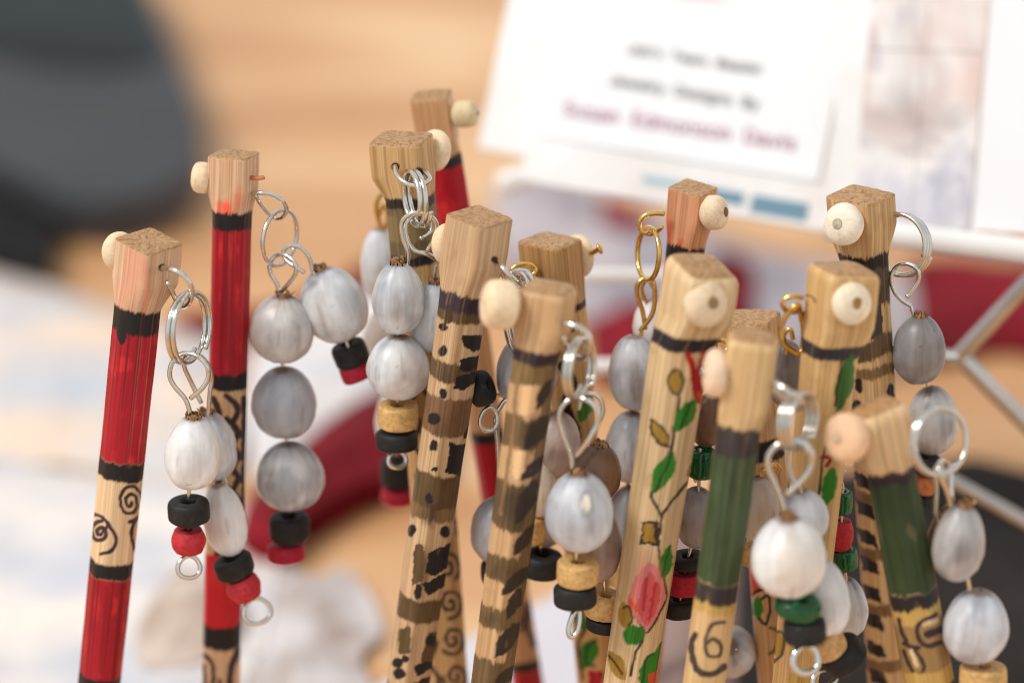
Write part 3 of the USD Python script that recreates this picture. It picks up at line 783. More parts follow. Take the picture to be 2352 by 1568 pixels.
h.wire('hook_ring', [(1282, 738, -1), (1300, 742, -3), (1326, 750, -4), (1348, 764, -4), (1356, 788, -4), (1350, 812, -3), (1336, 824, -1), (1320, 812, 0), (1302, 790, -1), (1288, 764, -1)], 6.5)
h.ring('split_ring', 1330, 846, 26, 68, 6, 2, 13, 5, 1, -2)
d = h.drop([(1315, 1078, -2), (1310, 1040, -2), (1294, 1000, -2), (1284, 962, -2), (1292, 932, -2), (1318, 914, -2), (1352, 920, -3), (1374, 944, -4), (1372, 974, -4), (1352, 1010, -4), (1324, 1046, -3)],
           [(1315, 1078, -2), (1326, 1320, -2), (1322, 1400, -2)], (1320, 1430, 11, 34, 14, -2), 6.3)
h.seed(d, 1331, 1175, 80, 97, 2, -2, 'lilac', husk=True, spot=(1347, 1156, 11, 22))
h.disc(d, 1327, 1312, 49, 34, 0, -2, 'beige')
h.disc(d, 1321, 1367, 51, 31, 0, -2, 'black', 14)
d = h.drop([(1352, 1020, 6), (1360, 990, 6), (1384, 950, 6), (1376, 912, 6), (1340, 905, 6), (1330, 940, 6)], [(1352, 1020, 8), (1385, 1250, 8), (1390, 1420, 8)], None)
h.seed(d, 1368, 1086, 62, 72, -10, 8, 'umber', husk=True)
h.seed(d, 1372, 1252, 60, 92, -4, 8, 'brown')
h.disc(d, 1388, 1388, 48, 34, -8, 8, 'beige')
h.disc(d, 1388, 1430, 46, 22, -8, 8, 'black')

# 7 behind, brass pin
s7 = Stick('brown headed hair stick behind with a brass headed pin through its eye bead', (1295, 712), (1372, 1568), 0.436, (104, 98), 548, 145, (630, 705), 38, 0.92, 7, 0.12, (-18, 0), (lin(200, 152, 96), lin(168, 120, 70)), 8, 7)
s7.band(706, 722, BLACK, 3).band(722, 1640, lin(204, 160, 104), 2).ell(1314, 748, 8, 16, BLACK).ell(1306, 792, 10, 12, BLACK)
s7.line([(1290, 840), (1316, 880), (1300, 930), (1322, 985), (1316, 1010)], 22, BLACK).leaf(1345, 935, 16, 40, LEAF, 20).line([(1300, 960), (1330, 1000)], 14, BLACK)
s7.leaf(1352, 1500, 22, 40, LEAF, 20).line([(1336, 1400), (1346, 1440), (1328, 1480), (1338, 1560)], 7, BLACK).line([(1372, 1470), (1352, 1480), (1346, 1520), (1366, 1530)], 6, BLACK).poly([(1350, 1540), (1385, 1540), (1380, 1600), (1355, 1600)], RED1)
s7.leaf(1330, 1420, 14, 30, LEAF, -20)
s7.build()
h = Hang(s7, -2.0)
h.eye(1328, 588, 50, 28, (0.85, 0.1, -0.45), 6, hole=0.1)
v1_, f1_ = tube(np.array([h.pt(1336, 588, 5), h.pt(1362, 580, 3), h.pt(1376, 571, 2)]), 0.00042, 12)
pv = h.lathe('brass_pin', h.pt(1376, 571, 2), 0.9 * RT + 0.3 * UP - 0.2 * FW, np.array([(1e-6, -0.0001), (0.00085, -0.0001), (0.00095, 0.0001), (0.0007, 0.0004), (1e-6, 0.0005)]), GOLD, (0.8, 0.6, 0.2), None, 24, 0.005, 1)
s7.thing.part('pin_shank', v1_, f1_, GOLD, parent=pv)
h.ring('hook_ring', 1203, 622, 28, 16, 6, 1, 0, -8, 1, -2, GOLD)
h.ring('link_ring', 1192, 640, 28, 18, 6, 1, 0, -14, 1, -4, SILVER)
d = h.drop([(1262, 944, -8), (1240, 900, -7), (1216, 700, -4), (1205, 640, -3), (1230, 640, -3), (1240, 700, -4)], [(1262, 944, -9), (1240, 1290, -9)], None, 5.5, GOLD)
h.seed(d, 1272, 1022, 62, 80, -10, -8, 'brown')
h.seed(d, 1238, 1106, 42, 84, 4, -10, 'cream')
h.seed(d, 1250, 1200, 48, 58, 0, -7, 'brown')
h.disc(d, 1216, 1212, 40, 36, 0, -9, 'beige')
h.disc(d, 1243, 1294, 50, 34, -6, -9, 'black')

# 8 back, gold chain
s8 = Stick('small pinkish brown headed hair stick at the back with a gold chain', (1575, 570), (1475, 1568), 0.432, (90, 84), 428, 115, (500, 566), 30, 1.1, 9, 0.0, (4, 0), (lin(216, 150, 106), lin(200, 132, 90)), 8, 8)
s8.stain(1532, 530, 16, 40, lin(228, 96, 74)).stain(1566, 568, 14, 22, lin(226, 60, 50)).band(572, 606, BLACK, 8).band(606, 900, RED1, 4).band(900, 930, BLACK, 4)
s8.build()
h = Hang(s8, -1.0)
h.eye(1640, 488, 40, 30, (0.85, 0.02, 0.45), -2, peg=BEAD, hole=0.30, ex=2.6, pegcol=lin(120, 92, 46), pegout=1.05)
h.wire('hook_ring', [(1526, 491, -2), (1506, 490, -2), (1484, 494, -2), (1470, 508, -2), (1470, 526, -2), (1486, 537, -2), (1504, 534, -1), (1522, 520, -1)], 5.6, GOLD)
h.ring('link_ring', 1489, 583, 22, 60, 6, 1, 0, 0, -1, -2, GOLD)
d = h.drop([(1482, 756, -2), (1476, 715, -2), (1464, 680, -2), (1464, 654, -2), (1480, 640, -2), (1500, 648, -3), (1504, 690, -3), (1496, 725, -3), (1470, 760, -3)], [(1474, 762, -2), (1455, 860, -2), (1448, 1030, -2), (1436, 1200, -2)], None, 5.6, GOLD)
h.seed(d, 1458, 856, 62, 90, 3, -3, 'lilac')
h.seed(d, 1450, 1026, 62, 86, 0, -3, 'lilac')
h.seed(d, 1446, 1190, 58, 80, 0, -3, 'grey')
h.disc(d, 1440, 1312, 44, 40, 0, -3, 'beige')
d = h.drop([(1482, 690, 3), (1474, 660, 3), (1488, 640, 3), (1500, 660, 3)], [(1484, 690, 3), (1496, 760, 3)], None, 5.4, GOLD)
h.seed(d, 1500, 745, 48, 62, 4, 4, 'milk')

# 9 floral with big eye
s9 = Stick('natural hair stick painted with a green vine and pink flower, big round eye', (1562, 796), (1445, 1568), 0.390, (142, 124), 604, 170, (720, 800), -28, 0.95, 6.5, 0.75, (24, 0), (lin(234, 198, 146), lin(222, 180, 124)), 8, 9)
s9.band(780, 812, lin(40, 36, 38), 4)
VN = lin(62, 46, 36)
s9.line([(1580, 812), (1592, 850), (1600, 910)], 15, lin(176, 26, 36)).line([(1620, 812), (1604, 860), (1606, 920)], 15, lin(176, 26, 36)).poly([(1584, 850), (1624, 850), (1622, 930), (1592, 905)], lin(176, 26, 36)).poly([(1600, 900), (1626, 905), (1618, 950), (1608, 930)], lin(214, 96, 40))
s9.ell(1552, 878, 20, 32, VN).ell(1552, 878, 14, 25, OLIVE).line([(1560, 910), (1556, 950), (1548, 985), (1543, 1030), (1530, 1060), (1504, 1110), (1496, 1140), (1512, 1168), (1520, 1190)], 7, VN)
s9.leaf(1574, 954, 20, 46, LEAF, 32).line([(1590, 920), (1562, 985)], 4, lin(30, 60, 26)).leaf(1524, 1085, 22, 54, LEAF, 28).line([(1545, 1040), (1506, 1128)], 5, lin(30, 60, 26))
s9.leaf(1515, 996, 18, 40, VN, -32).leaf(1515, 996, 12, 33, OLIVE, -32).line([(1528, 1020), (1544, 1028)], 5, VN)
s9.line([(1600, 1080), (1580, 1105), (1552, 1140), (1528, 1172), (1520, 1190), (1516, 1225)], 7, VN).leaf(1590, 1085, 12, 30, OLIVE, 10)
s9.poly([(1474, 1196), (1510, 1196), (1516, 1250), (1470, 1252)], VN).poly([(1477, 1202), (1500, 1202), (1503, 1244), (1476, 1246)], OLIVE)
s9.line([(1512, 1250), (1516, 1290), (1526, 1330), (1530, 1370), (1508, 1420), (1486, 1450), (1470, 1430), (1452, 1404)], 6, VN)
s9.leaf(1530, 1292, 15, 46, LEAF, 12).line([(1540, 1252), (1518, 1330)], 4, lin(30, 60, 26))
s9.stain(1490, 1310, 34, 60, lin(230, 140, 128)).poly([(1490, 1290), (1510, 1300), (1526, 1340), (1530, 1372), (1506, 1420), (1484, 1450), (1460, 1420), (1438, 1384), (1456, 1330)], lin(224, 132, 124)).poly([(1492, 1310), (1518, 1350), (1510, 1400), (1484, 1440), (1464, 1400), (1470, 1350)], PINK)
s9.line([(1484, 1330), (1478, 1400)], 8, lin(200, 52, 60)).line([(1505, 1340), (1492, 1420)], 8, lin(196, 48, 58)).line([(1448, 1380), (1462, 1400)], 12, lin(226, 92, 60))
s9.leaf(1436, 1414, 15, 36, OLIVE, -10).line([(1432, 1396), (1444, 1392), (1452, 1418), (1444, 1436)], 5, VN).ell(1456, 1458, 27, 24, LEAF).line([(1476, 1470), (1460, 1500), (1448, 1550)], 6, VN)
s9.leaf(1494, 1535, 22, 50, LEAF, 28).line([(1506, 1500), (1484, 1512), (1476, 1568)], 5, lin(30, 60, 26)).leaf(1514, 1506, 11, 36, LEAF, 14).leaf(1418, 1528, 18, 40, OLIVE, -28).line([(1400, 1505), (1430, 1545)], 5, VN).poly([(1490, 1548), (1510, 1540), (1508, 1600), (1492, 1600)], lin(214, 70, 50))
s9.build()
h = Hang(s9, 0.0)
h.eye(1620, 697, 56, 34, (0.5, 0.02, 0.84), -4.0, peg=BEAD, hole=0.27, ex=2.1, pegout=1.0)
d = h.drop([(1600, 1105, 6), (1590, 1080, 6), (1600, 1050, 6), (1616, 1070, 6)], [(1608, 1030, 6), (1600, 1185, 6), (1570, 1335, 6), (1560, 1395, 6)], None)
h.seed(d, 1626, 965, 40, 66, -6, 8, 'umber')
h.disc(d, 1612, 1062, 34, 40, 0, 7, 'green')
h.seed(d, 1602, 1188, 54, 76, 3, 7, 'grey')
h.disc(d, 1580, 1286, 46, 20, 4, 7, 'black')
h.disc(d, 1572, 1333, 47, 34, 4, 7, 'crimson')
h.disc(d, 1560, 1392, 45, 27, 4, 7, 'black')
d = h.drop([(1690, 1480, 14), (1680, 1470, 16), (1700, 1500, 15), (1690, 1490, 12)], [(1690, 1490, 14), (1688, 1492, 22)], None, 4)
h.seed(d, 1676, 1495, 66, 80, 12, 17, 'lilac', tilt=74)

# 10 green, nearest
s10 = Stick('nearest hair stick with a long green band below a plain blurred head', (1696, 985), (1616, 1568), 0.374, (102, 98), 768, 122, (930, 985), 8, 0.85, 5.5, 0.6, (6, 0), (lin(226, 184, 128), lin(218, 174, 114)), 8, 10)
s10.band(1046, 1345, lin(68, 84, 52), 10)
s10.band(990, 1052, lin(62, 54, 52), 10).band(1345, 1392, lin(58, 50, 48), 5).band(1390, 1412, YELLOW, 14)
s10.line([(1664, 1428), (1634, 1434), (1620, 1470), (1626, 1502), (1650, 1506), (1656, 1482), (1640, 1466), (1624, 1476)], 9, lin(80, 66, 54)).line([(1596, 1455), (1588, 1490), (1604, 1540), (1640, 1546), (1664, 1530)], 14, lin(70, 58, 50))
s10.build()
h = Hang(s10, -1.0)
h.eye(1642, 856, 56, 26, (-0.97, 0.05, 0.1), 0.5, peg=SILVER, hole=0.2, ex=2.8, tone=lin(238, 206, 172), pegout=1.25)
h.wire('hook_ring', [(1766, 872, -1), (1788, 884, -3), (1812, 900, -4), (1836, 916, -3), (1846, 930, -1), (1830, 936, 1), (1800, 915, 1), (1776, 895, 0)], 8)
h.ring('split_ring', 1832, 966, 34, 64, 6, 3, 13, 8, 1, -2)
d = h.drop([(1806, 1192, -3), (1796, 1150, -3), (1780, 1110, -3), (1764, 1072, -3), (1768, 1040, -3), (1796, 1016, -3), (1836, 1014, -3), (1862, 1034, -4), (1866, 1064, -4), (1846, 1098, -4), (1808, 1134, -4)],
           [(1806, 1192, -3), (1815, 1290, -4), (1834, 1392, -4), (1848, 1480, -4)], (1850, 1513, 30, 33, 0, -5), 7.5, SILVER, 9)
h.seed(d, 1812, 1278, 88, 97, 3, -4, 'milk', husk=True)
h.disc(d, 1833, 1392, 55, 30, -12, -4, 'green', 22)
h.disc(d, 1848, 1446, 50, 33, 4, -4, 'black', 14)
d = h.drop([(1830, 1120, 3), (1814, 1080, 3), (1812, 1036, 3), (1840, 1010, 3), (1852, 1040, 3)], [(1835, 1110, 5), (1850, 1170, 5), (1900, 1380, 3), (1936, 1500, 3)], (1893, 1556, 30, 20, -15, 2), 6.5)
h.seed(d, 1848, 1184, 56, 66, 10, 6, 'white')
h.seed(d, 1896, 1372, 56, 96, 10, 2, 'milk')
h.disc(d, 1898, 1478, 46, 34, 32, 2, 'tan')
h.disc(d, 1936, 1504, 56, 36, 42, 3, 'black')

# 11 behind 10
s11 = Stick('hair stick hidden behind the green one, flat brown end and red and green flower', (1737, 850), (1792, 1568), 0.424, (104, 104), 726, 150, (790, 850), 30, 0.8, 7, 0.1, (-8, 0), (lin(222, 172, 116), lin(196, 146, 94)), 8, 11)
s11.band(1012, 1060, BLACK, 5).poly([(1716, 1300), (1740, 1310), (1768, 1345), (1742, 1362), (1724, 1370)], lin(206, 80, 66)).line([(1730, 1362), (1775, 1340)], 7, BLACK).line([(1744, 1378), (1764, 1366), (1768, 1400), (1760, 1432), (1744, 1420), (1736, 1404)], 7, BLACK).leaf(1740, 1396, 14, 26, LEAF, 0)
s11.line([(1770, 1440), (1788, 1450), (1780, 1490), (1768, 1500)], 9, lin(110, 96, 60))
s11.build()
h = Hang(s11, -6.0)
h.ring('hook_ring', 1652, 795, 20, 14, 6, 1, 0, 0, 1, -2, GOLD)
d = h.drop([(1748, 1080, -2), (1776, 1066, -3), (1790, 1072, -3), (1786, 1086, -3), (1774, 1082, -3)], [(1748, 1080, 0), (1738, 1250, 0)], None, 5, GOLD)
h.seed(d, 1740, 1168, 50, 78, 2, 0, 'warm')
h.disc(d, 1740, 1272, 38, 28, 2, 0, 'beige')

# 12 floral with eye facing right
s12 = Stick('natural hair stick with green leaves and a large hollow white eye facing right', (1903, 826), (1826, 1568), 0.394, (132, 112), 612, 160, (745, 825), -24, 0.92, 6.5, 0.55, (14, 0), (lin(226, 184, 122), lin(212, 160, 96)), 8, 12)
s12.band(800, 830, lin(52, 48, 52), 3).leaf(1940, 880, 20, 70, lin(38, 96, 40), 14).line([(1934, 830), (1918, 930)], 6, lin(40, 40, 28)).line([(1914, 960), (1904, 1000), (1890, 1050), (1884, 1110), (1870, 1180)], 6, VN)
s12.leaf(1905, 1116, 18, 50, LEAF, 12).line([(1886, 1050), (1908, 1050), (1898, 1070)], 8, lin(168, 40, 40)).leaf(1786, 1480, 18, 30, OLIVE, 0).line([(1776, 1450), (1800, 1455), (1796, 1500), (1776, 1520)], 7, lin(96, 86, 60)).poly([(1812, 1545), (1880, 1545), (1880, 1620), (1812, 1620)], YELLOW)
s12.line([(1850, 678), (1864, 682), (1874, 694)], 4, lin(110, 84, 60))
s12.build()
h = Hang(s12, 0.0)
h.eye(1956, 697, 49, 28, (0.42, -0.02, 0.88), -4.5, peg=BEAD, hole=0.30, ex=2.2, tone=lin(242, 222, 190), pegcol=lin(172, 136, 78), pegout=0.80)
h.wire('hook_ring', [(1842, 684, 0), (1824, 680, -1), (1804, 686, -1), (1798, 700, -1), (1808, 714, 0), (1828, 716, 1)], 6, GOLD)
h.wire('link_ring', [(1830, 700, -1), (1808, 722, -1), (1794, 752, -1), (1798, 784, -1), (1816, 802, 0), (1840, 810, 1), (1846, 760, 2), (1838, 716, 1)], 7, GOLD, closed=True)
d = h.drop([(1806, 790, 4), (1800, 770, 4), (1815, 755, 4), (1822, 780, 4)], [(1806, 790, 6), (1800, 930, 6)], None, 5.5, GOLD)
h.seed(d, 1806, 858, 50, 80, 2, 8, 'dark')
d = h.drop([(1936, 1120, 4), (1930, 1090, 4), (1942, 1080, 4)], [(1936, 1120, 6), (1934, 1220, 6), (1950, 1400, 6)], None, 4.5)
h.disc(d, 1934, 1152, 26, 32, 0, 7, 'green')
h.disc(d, 1930, 1226, 32, 40, 2, 7, 'red')
h.disc(d, 1938, 1282, 34, 30, 8, 7, 'green')
h.seed(d, 1946, 1394, 50, 76, 6, 7, 'stripe')

# 13 right, eye facing left
s13 = Stick('rightmost tall hair stick, pale round eye on its left and black dashes below', (1985, 600), (2043, 1568), 0.426, (113, 104), 446, 158, (518, 592), 42, 0.92, 10, 0.0, (0, 0), (lin(222, 178, 122), lin(198, 150, 96)), 8, 13)
s13.band(618, 706, lin(92, 76, 54), 12).poly([(1990, 620), (2020, 620), (2030, 790), (2000, 780)], lin(64, 54, 44)).band(604, 706, lin(80, 66, 48), 16).band(592, 626, BLACK, 8)
s13.band(782, 828, lin(96, 74, 50), 8, 0.2).band(846, 872, lin(120, 94, 62), 8, 0.1).ell(1972, 885, 10, 18, BLACK).ell(2046, 900, 8, 20, BLACK).ell(1966, 930, 12, 12, BLACK)
for k in range(8):
    y = 1080 + k * 64
    uu = 1975 + (y - 1080) * 0.075
    s13.band(y - 14, y + 14, lin(118, 88, 56), 6) if k % 2 else None
    s13.poly([(uu - 16, y), (uu + 24, y + 18), (uu + 34, y + 50), (uu - 8, y + 36)], BLACK)
s13.build()
h = Hang(s13, -2.0)
h.eye(1938, 515, 49, 30, (-0.6, -0.02, 0.8), -2.5, peg=BEAD, hole=0.27, ex=2.2, tone=lin(244, 228, 204), pegcol=lin(186, 176, 150), pegout=1.05)
h.ring('split_ring', 2070, 562, 56, 70, 5.5, 3, 12, -12, -1, 1)
d = h.drop([(2092, 702, 0), (2070, 688, 0), (2054, 668, 0), (2047, 640, 0), (2058, 614, 0), (2084, 606, -1), (2108, 620, -2), (2108, 646, -2), (2092, 672, -2), (2082, 682, -2)], [(2092, 702, 0), (2116, 800, 0), (2138, 960, 0), (2124, 1130, 0)], None, 5.4)
h.seed(d, 2111, 803, 62, 82, 0, 0, 'dark', husk=True)
h.seed(d, 2142, 965, 60, 82, 4, 0, 'gloss')
h.disc(d, 2120, 1062, 42, 22, 0, 0, 'black')
h.disc(d, 2126, 1110, 26, 26, 0, 0, 'orange')
h.disc(d, 2118, 1148, 30, 14, 0, 0, 'black')

# 14 green at right
s14 = Stick('slanted green hair stick at the right with a rounded tan head and big silver ring', (2046, 1088), (2134, 1568), 0.381, (112, 118), 930, 146, (1040, 1086), -20, 0.9, 4.5, 0.8, (-6, 0), (lin(232, 190, 138), lin(220, 174, 120)), 8, 14)
s14.band(1100, 1365, lin(54, 68, 38), 10)
s14.band(1086, 1112, lin(48, 36, 40), 8).band(1365, 1402, lin(40, 36, 36), 6).band(1400, 1432, YELLOW, 10).band(1432, 1545, lin(158, 124, 78), 6)
s14.line([(2150, 1410), (2112, 1432), (2108, 1462), (2128, 1482), (2160, 1474)], 11, PURPLE).line([(2124, 1434), (2150, 1424)], 12, lin(214, 186, 140)).line([(2130, 1456), (2158, 1446)], 18, PURPLE).line([(2064, 1422), (2074, 1456), (2090, 1484), (2110, 1486)], 10, PURPLE).line([(2076, 1478), (2100, 1490), (2122, 1528), (2112, 1548), (2092, 1534), (2076, 1494)], 9, PURPLE).line([(2092, 1494), (2106, 1526)], 9, lin(220, 194, 150))
s14.band(1540, 1580, YELLOW, 6).band(1580, 1660, BLACK, 5)
s14.build()
h = Hang(s14, -1.0)
h.eye(1944, 1005, 58, 34, (-0.72, 0.0, 0.68), -3.5, peg=BEAD, hole=0.24, ex=2.5, tone=lin(236, 192, 152), pegcol=lin(206, 176, 140), pegout=1.12)
h.ring('hook_ring', 2158, 1014, 66, 76, 6.5, 1.6, 12, 8, 1, -2)
d = h.drop([(2186, 1166, -2), (2176, 1130, -3), (2160, 1090, -4), (2156, 1068, -3), (2170, 1056, 0), (2182, 1080, 1), (2186, 1150, 0)], [(2186, 1166, -2), (2206, 1250, -2), (2244, 1440, -2), (2256, 1560, -2)], None, 6.5)
h.seed(d, 2202, 1246, 60, 92, -6, -2, 'gloss', husk=True)
h.seed(d, 2241, 1437, 76, 90, -5, -2, 'lilac')
h.disc(d, 2258, 1556, 55, 36, 0, -2, 'beige', 14)
d = h.drop([(2148, 1180, 2), (2150, 1120, 2), (2146, 1080, 2), (2160, 1070, 2)], [(2148, 1180, 4), (2170, 1260, 5)], None, 6)
h.seed(d, 2172, 1240, 46, 78, -6, 6, 'umber', husk=True)

# ================================================================ behind the sticks, out of focus
def at(pts, h):
    return np.array([T(u, v, h) for u, v in pts])
def slab(th, name, pts, h0, h1, mat, parent=None, round_=0.0):
    """A plate with the outline pts (seen at its top level h1), from h0 up to h1."""
    p = at(pts, h1)[:, :2]
    g = shapely.Polygon(p)
    if round_:
        g = g.buffer(-round_).buffer(round_ * 1.0, quad_segs=8)
    m = trimesh.creation.extrude_polygon(g, h1 - h0, engine='earcut')
    m.apply_translation((0, 0, h0))
    path = numbered(parent or th.path, name)
    m.apply_translation(-th.o)
    usdkit.mesh(stage, path, m, mat, smooth=30)
    return path
def crumple(pts, h, amp, seed, n=60, scale=60.0, thick=0.0004):
    """A crumpled sheet with the outline pts lying about h above the table."""
    p = at(pts, h)[:, :2]
    g = shapely.Polygon(smooth_path(p, 8, True)).buffer(0)
    if g.geom_type != 'Polygon':
        g = max(g.geoms, key=lambda q: q.area)
    x0, y0, x1, y1 = g.bounds
    xs, ys = np.meshgrid(np.linspace(x0, x1, n), np.linspace(y0, y1, n))
    ins = shapely.contains_xy(g, xs, ys)
    q = np.stack([xs * scale, ys * scale, 0 * xs + seed], -1)
    r1 = np.abs(fbm(q, 4, seed) - 0.5) * 2
    edge = shapely.distance(shapely.points(xs, ys), g.exterior)
    fall = sstep(edge, 0, 0.015)
    z = np.maximum(h * (0.72 + 0.28 * fall) + amp * (0.75 - r1) * 0.7 * fall, 0.0014)
    V = np.stack([xs, ys, z], -1).reshape(-1, 3)
    idx = np.arange(n * n).reshape(n, n)
    F = np.stack([idx[:-1, :-1], idx[:-1, 1:], idx[1:, 1:], idx[1:, :-1]], -1)
    ok = ins[:-1, :-1] & ins[:-1, 1:] & ins[1:, 1:] & ins[1:, :-1]
    F = quads(F[ok])
    used, inv = np.unique(F, return_inverse=True)
    V, F = V[used], inv.reshape(-1, 3)
    # give the sheet its thickness
    B = V.copy(); B[:, 2] = 0.0006
    e = np.sort(np.vstack([F[:, [0, 1]], F[:, [1, 2]], F[:, [2, 0]]]), 1)
    eu, cnt = np.unique(e, axis=0, return_counts=True)
    be = eu[cnt == 1]
    k = len(V)
    side = np.vstack([np.stack([be[:, 0], be[:, 1], be[:, 1] + k], 1), np.stack([be[:, 0], be[:, 1] + k, be[:, 0] + k], 1)])
    return np.vstack([V, B]), np.vstack([F, F[:, ::-1] + k, side])
def sheet(name, pts, h, amp, seed, mat, label, cat, scale=60.0, group=None):
    V, F = crumple(pts, h, amp, seed, 64, scale)
    path = numbered('/World', name)
    o = np.array([V[:, 0].mean(), V[:, 1].mean(), 0.0])
    m = usdkit.mesh(stage, path, (V - o, F), mat, smooth=50)
    UsdGeom.Xformable(m).AddTranslateOp().Set(Gf.Vec3d(*o))
    keys(m.GetPrim(), label, cat, group)

BLACKP = plain('black_plastic', (0.030, 0.032, 0.036), 0.62, 0.4, (0.050, 0.052, 0.056), 8)
DARKGL = plain('dark_screen', (0.010, 0.014, 0.017), 0.7, 0.3, (0.022, 0.034, 0.036), 6)
JET = plain('jet_black_plastic', (0.009, 0.008, 0.008), 0.8, 0.2)
REDCLOTH = plain('red_cloth', (0.10, 0.003, 0.006), 0.85, 0.2, (0.26, 0.008, 0.018), 28, 0.3)
BAGWHITE = plain('white_plastic', (0.55, 0.55, 0.60), 0.35, 0.5, (0.84, 0.75, 0.66), 24, 0.0, (1, 2.2, 1))
BAGPEACH = plain('clear_plastic_over_tan', (0.50, 0.54, 0.60), 0.3, 0.5, (0.82, 0.62, 0.46), 20, 0.0, (1, 1.8, 1))
BAGBROWN = plain('packet_with_beads', (0.36, 0.27, 0.22), 0.35, 0.5, (0.74, 0.71, 0.71), 34)
PAPERGREY = plain('lilac_white_paper', (0.64, 0.61, 0.65), 0.7, 0.3)
LILAC = plain('lilac_tissue', (0.27, 0.25, 0.28), 0.6, 0.3, (0.55, 0.47, 0.47), 40)
PAPER = plain('white_paper', (0.84, 0.84, 0.85), 0.7, 0.3)
PINKISH = plain('pinkish_paper', (0.25, 0.165, 0.14), 0.7, 0.3, (0.32, 0.22, 0.19), 20)
CHAR = plain('charcoal_cloth', (0.026, 0.021, 0.019), 0.9, 0.15, (0.036, 0.029, 0.026), 60)
WIRE = plain('bare_steel_wire', (0.42, 0.41, 0.39), 0.22, 0.5, (0.66, 0.65, 0.63), 50, metallic=1.0)
ACRYL = plain('clear_acrylic', (0.74, 0.71, 0.67), 0.2, 0.5, (0.86, 0.86, 0.85), 34, 0.0, (1, 0.4, 1))
INK = plain('black_ink', (0.14, 0.14, 0.13), 0.7, 0.2)
PURP = plain('plum_ink', (0.40, 0.17, 0.27), 0.7, 0.2)
BLUEINK = plain('blue_ink', (0.16, 0.29, 0.38), 0.7, 0.2)
PALEBLUE = plain('pale_blue_ink', (0.34, 0.50, 0.58), 0.7, 0.2)
PINKINK = plain('pink_ink', (0.84, 0.62, 0.63), 0.7, 0.2)
BROWNB = plain('brown_beads', (0.34, 0.22, 0.14), 0.5, 0.4, (0.66, 0.54, 0.46), 55)

# black stand at the upper left
o = T(100, 640, 0.0)
st = Thing('black_stand', o, 'blurred black plastic stand with a rounded grey topped plate at the upper left', 'stand')
slab(st, 'plate', [(-260, 310), (0, 376), (140, 450), (240, 462), (330, 448), (410, 412), (458, 352), (462, 290), (430, 190), (392, 90), (352, 0), (330, -80), (60, -140), (-300, -120)], 0.003, 0.013, BLACKP, None, 0.006)
slab(st, 'foot', [(40, 300), (200, 330), (300, 200), (60, 100)], 0.0006, 0.003, JET)
slab(st, 'front_block', [(-300, 330), (0, 392), (134, 458), (112, 620), (-20, 590), (-300, 540)], 0.0006, 0.0068, JET)
slab(st, 'raised_back', [(-300, 40), (100, 140), (250, 150), (372, 130), (340, 30), (310, -60), (60, -120), (-300, -100)], 0.013, 0.0145, DARKGL, None, 0.004)

# white packets at the lower left
sheet('plastic_packet', [(-120, 590), (60, 625), (220, 680), (400, 735), (520, 790), (560, 900), (560, 1040), (440, 1100), (150, 1060), (-150, 1000)], 0.004, 0.004, 31, BAGPEACH, 'crumpled clear white plastic packet at the left edge below the black stand', 'plastic packet', 45)
sheet('plastic_packet', [(-200, 1000), (160, 1070), (470, 1100), (610, 1180), (640, 1330), (600, 1500), (420, 1660), (-200, 1680)], 0.004, 0.004, 37, BAGWHITE, 'large white plastic packet behind the leftmost red stick at the bottom left', 'plastic packet', 38)
sheet('plastic_packet', [(590, 1340), (640, 1285), (720, 1310), (790, 1290), (850, 1350), (880, 1440), (830, 1500), (850, 1580), (700, 1680), (560, 1640), (570, 1440)], 0.003, 0.0025, 41, BAGBROWN, 'white plastic packet with brown beads below the dangling striped seed', 'plastic packet', 55)
sheet('brown_bead_pile', [(310, 1420), (400, 1290), (490, 1300), (560, 1370), (520, 1450), (430, 1500), (330, 1510)], 0.008, 0.003, 43, BROWNB, 'small blurred brown bead pile between the two red sticks', 'beads', 120)
# red pouches
sheet('red_cloth', [(545, 1185), (590, 1080), (690, 985), (830, 880), (960, 850), (1010, 960), (960, 1040), (840, 1070), (720, 1140), (630, 1215)], 0.011, 0.004, 47, REDCLOTH, 'dark red cloth lying behind the dangling grey seeds', 'cloth')
sheet('red_cloth', [(380, 735), (460, 700), (620, 690), (760, 640), (850, 585), (890, 625), (800, 700), (640, 760), (470, 775)], 0.004, 0.003, 53, REDCLOTH, 'narrow red cloth strip behind the upright red stick', 'cloth')
sheet('red_cloth', [(1360, 690), (1440, 655), (1540, 650), (1560, 850), (1450, 850), (1360, 830)], 0.005, 0.003, 59, REDCLOTH, 'red cloth seen behind the gold chain', 'cloth')
sheet('red_cloth', [(2090, 600), (2180, 575), (2300, 590), (2460, 600), (2460, 780), (2300, 775), (2180, 800), (2100, 780)], 0.005, 0.003, 61, REDCLOTH, 'red cloth at the right edge behind the wire rack', 'cloth')
sheet('red_cloth', [(1380, 420), (1430, 434), (1500, 470), (1450, 492), (1390, 476)], 0.012, 0.002, 83, REDCLOTH, 'tiny red scrap just below the left end of the sign lip', 'cloth')
sheet('red_cloth', [(1636, 560), (1730, 575), (1715, 690), (1640, 730)], 0.012, 0.002, 89, REDCLOTH, 'red cloth corner right of the big round eyed head', 'cloth')
sheet('white_wrapper', [(575, 800), (680, 745), (830, 660), (960, 640), (1000, 740), (900, 860), (760, 950), (640, 1060), (580, 1080)], 0.004, 0.004, 67, BAGWHITE, 'pale wrapper between the red strip and the dark red pouch', 'wrapper')
sheet('tissue_paper', [(1120, 430), (1260, 380), (1500, 470), (1760, 560), (1960, 600), (2110, 640), (2090, 820), (1900, 800), (1560, 720), (1340, 720), (1180, 620)], 0.005, 0.006, 71, LILAC, 'crumpled lilac grey tissue paper under the white sign', 'tissue paper', 50)
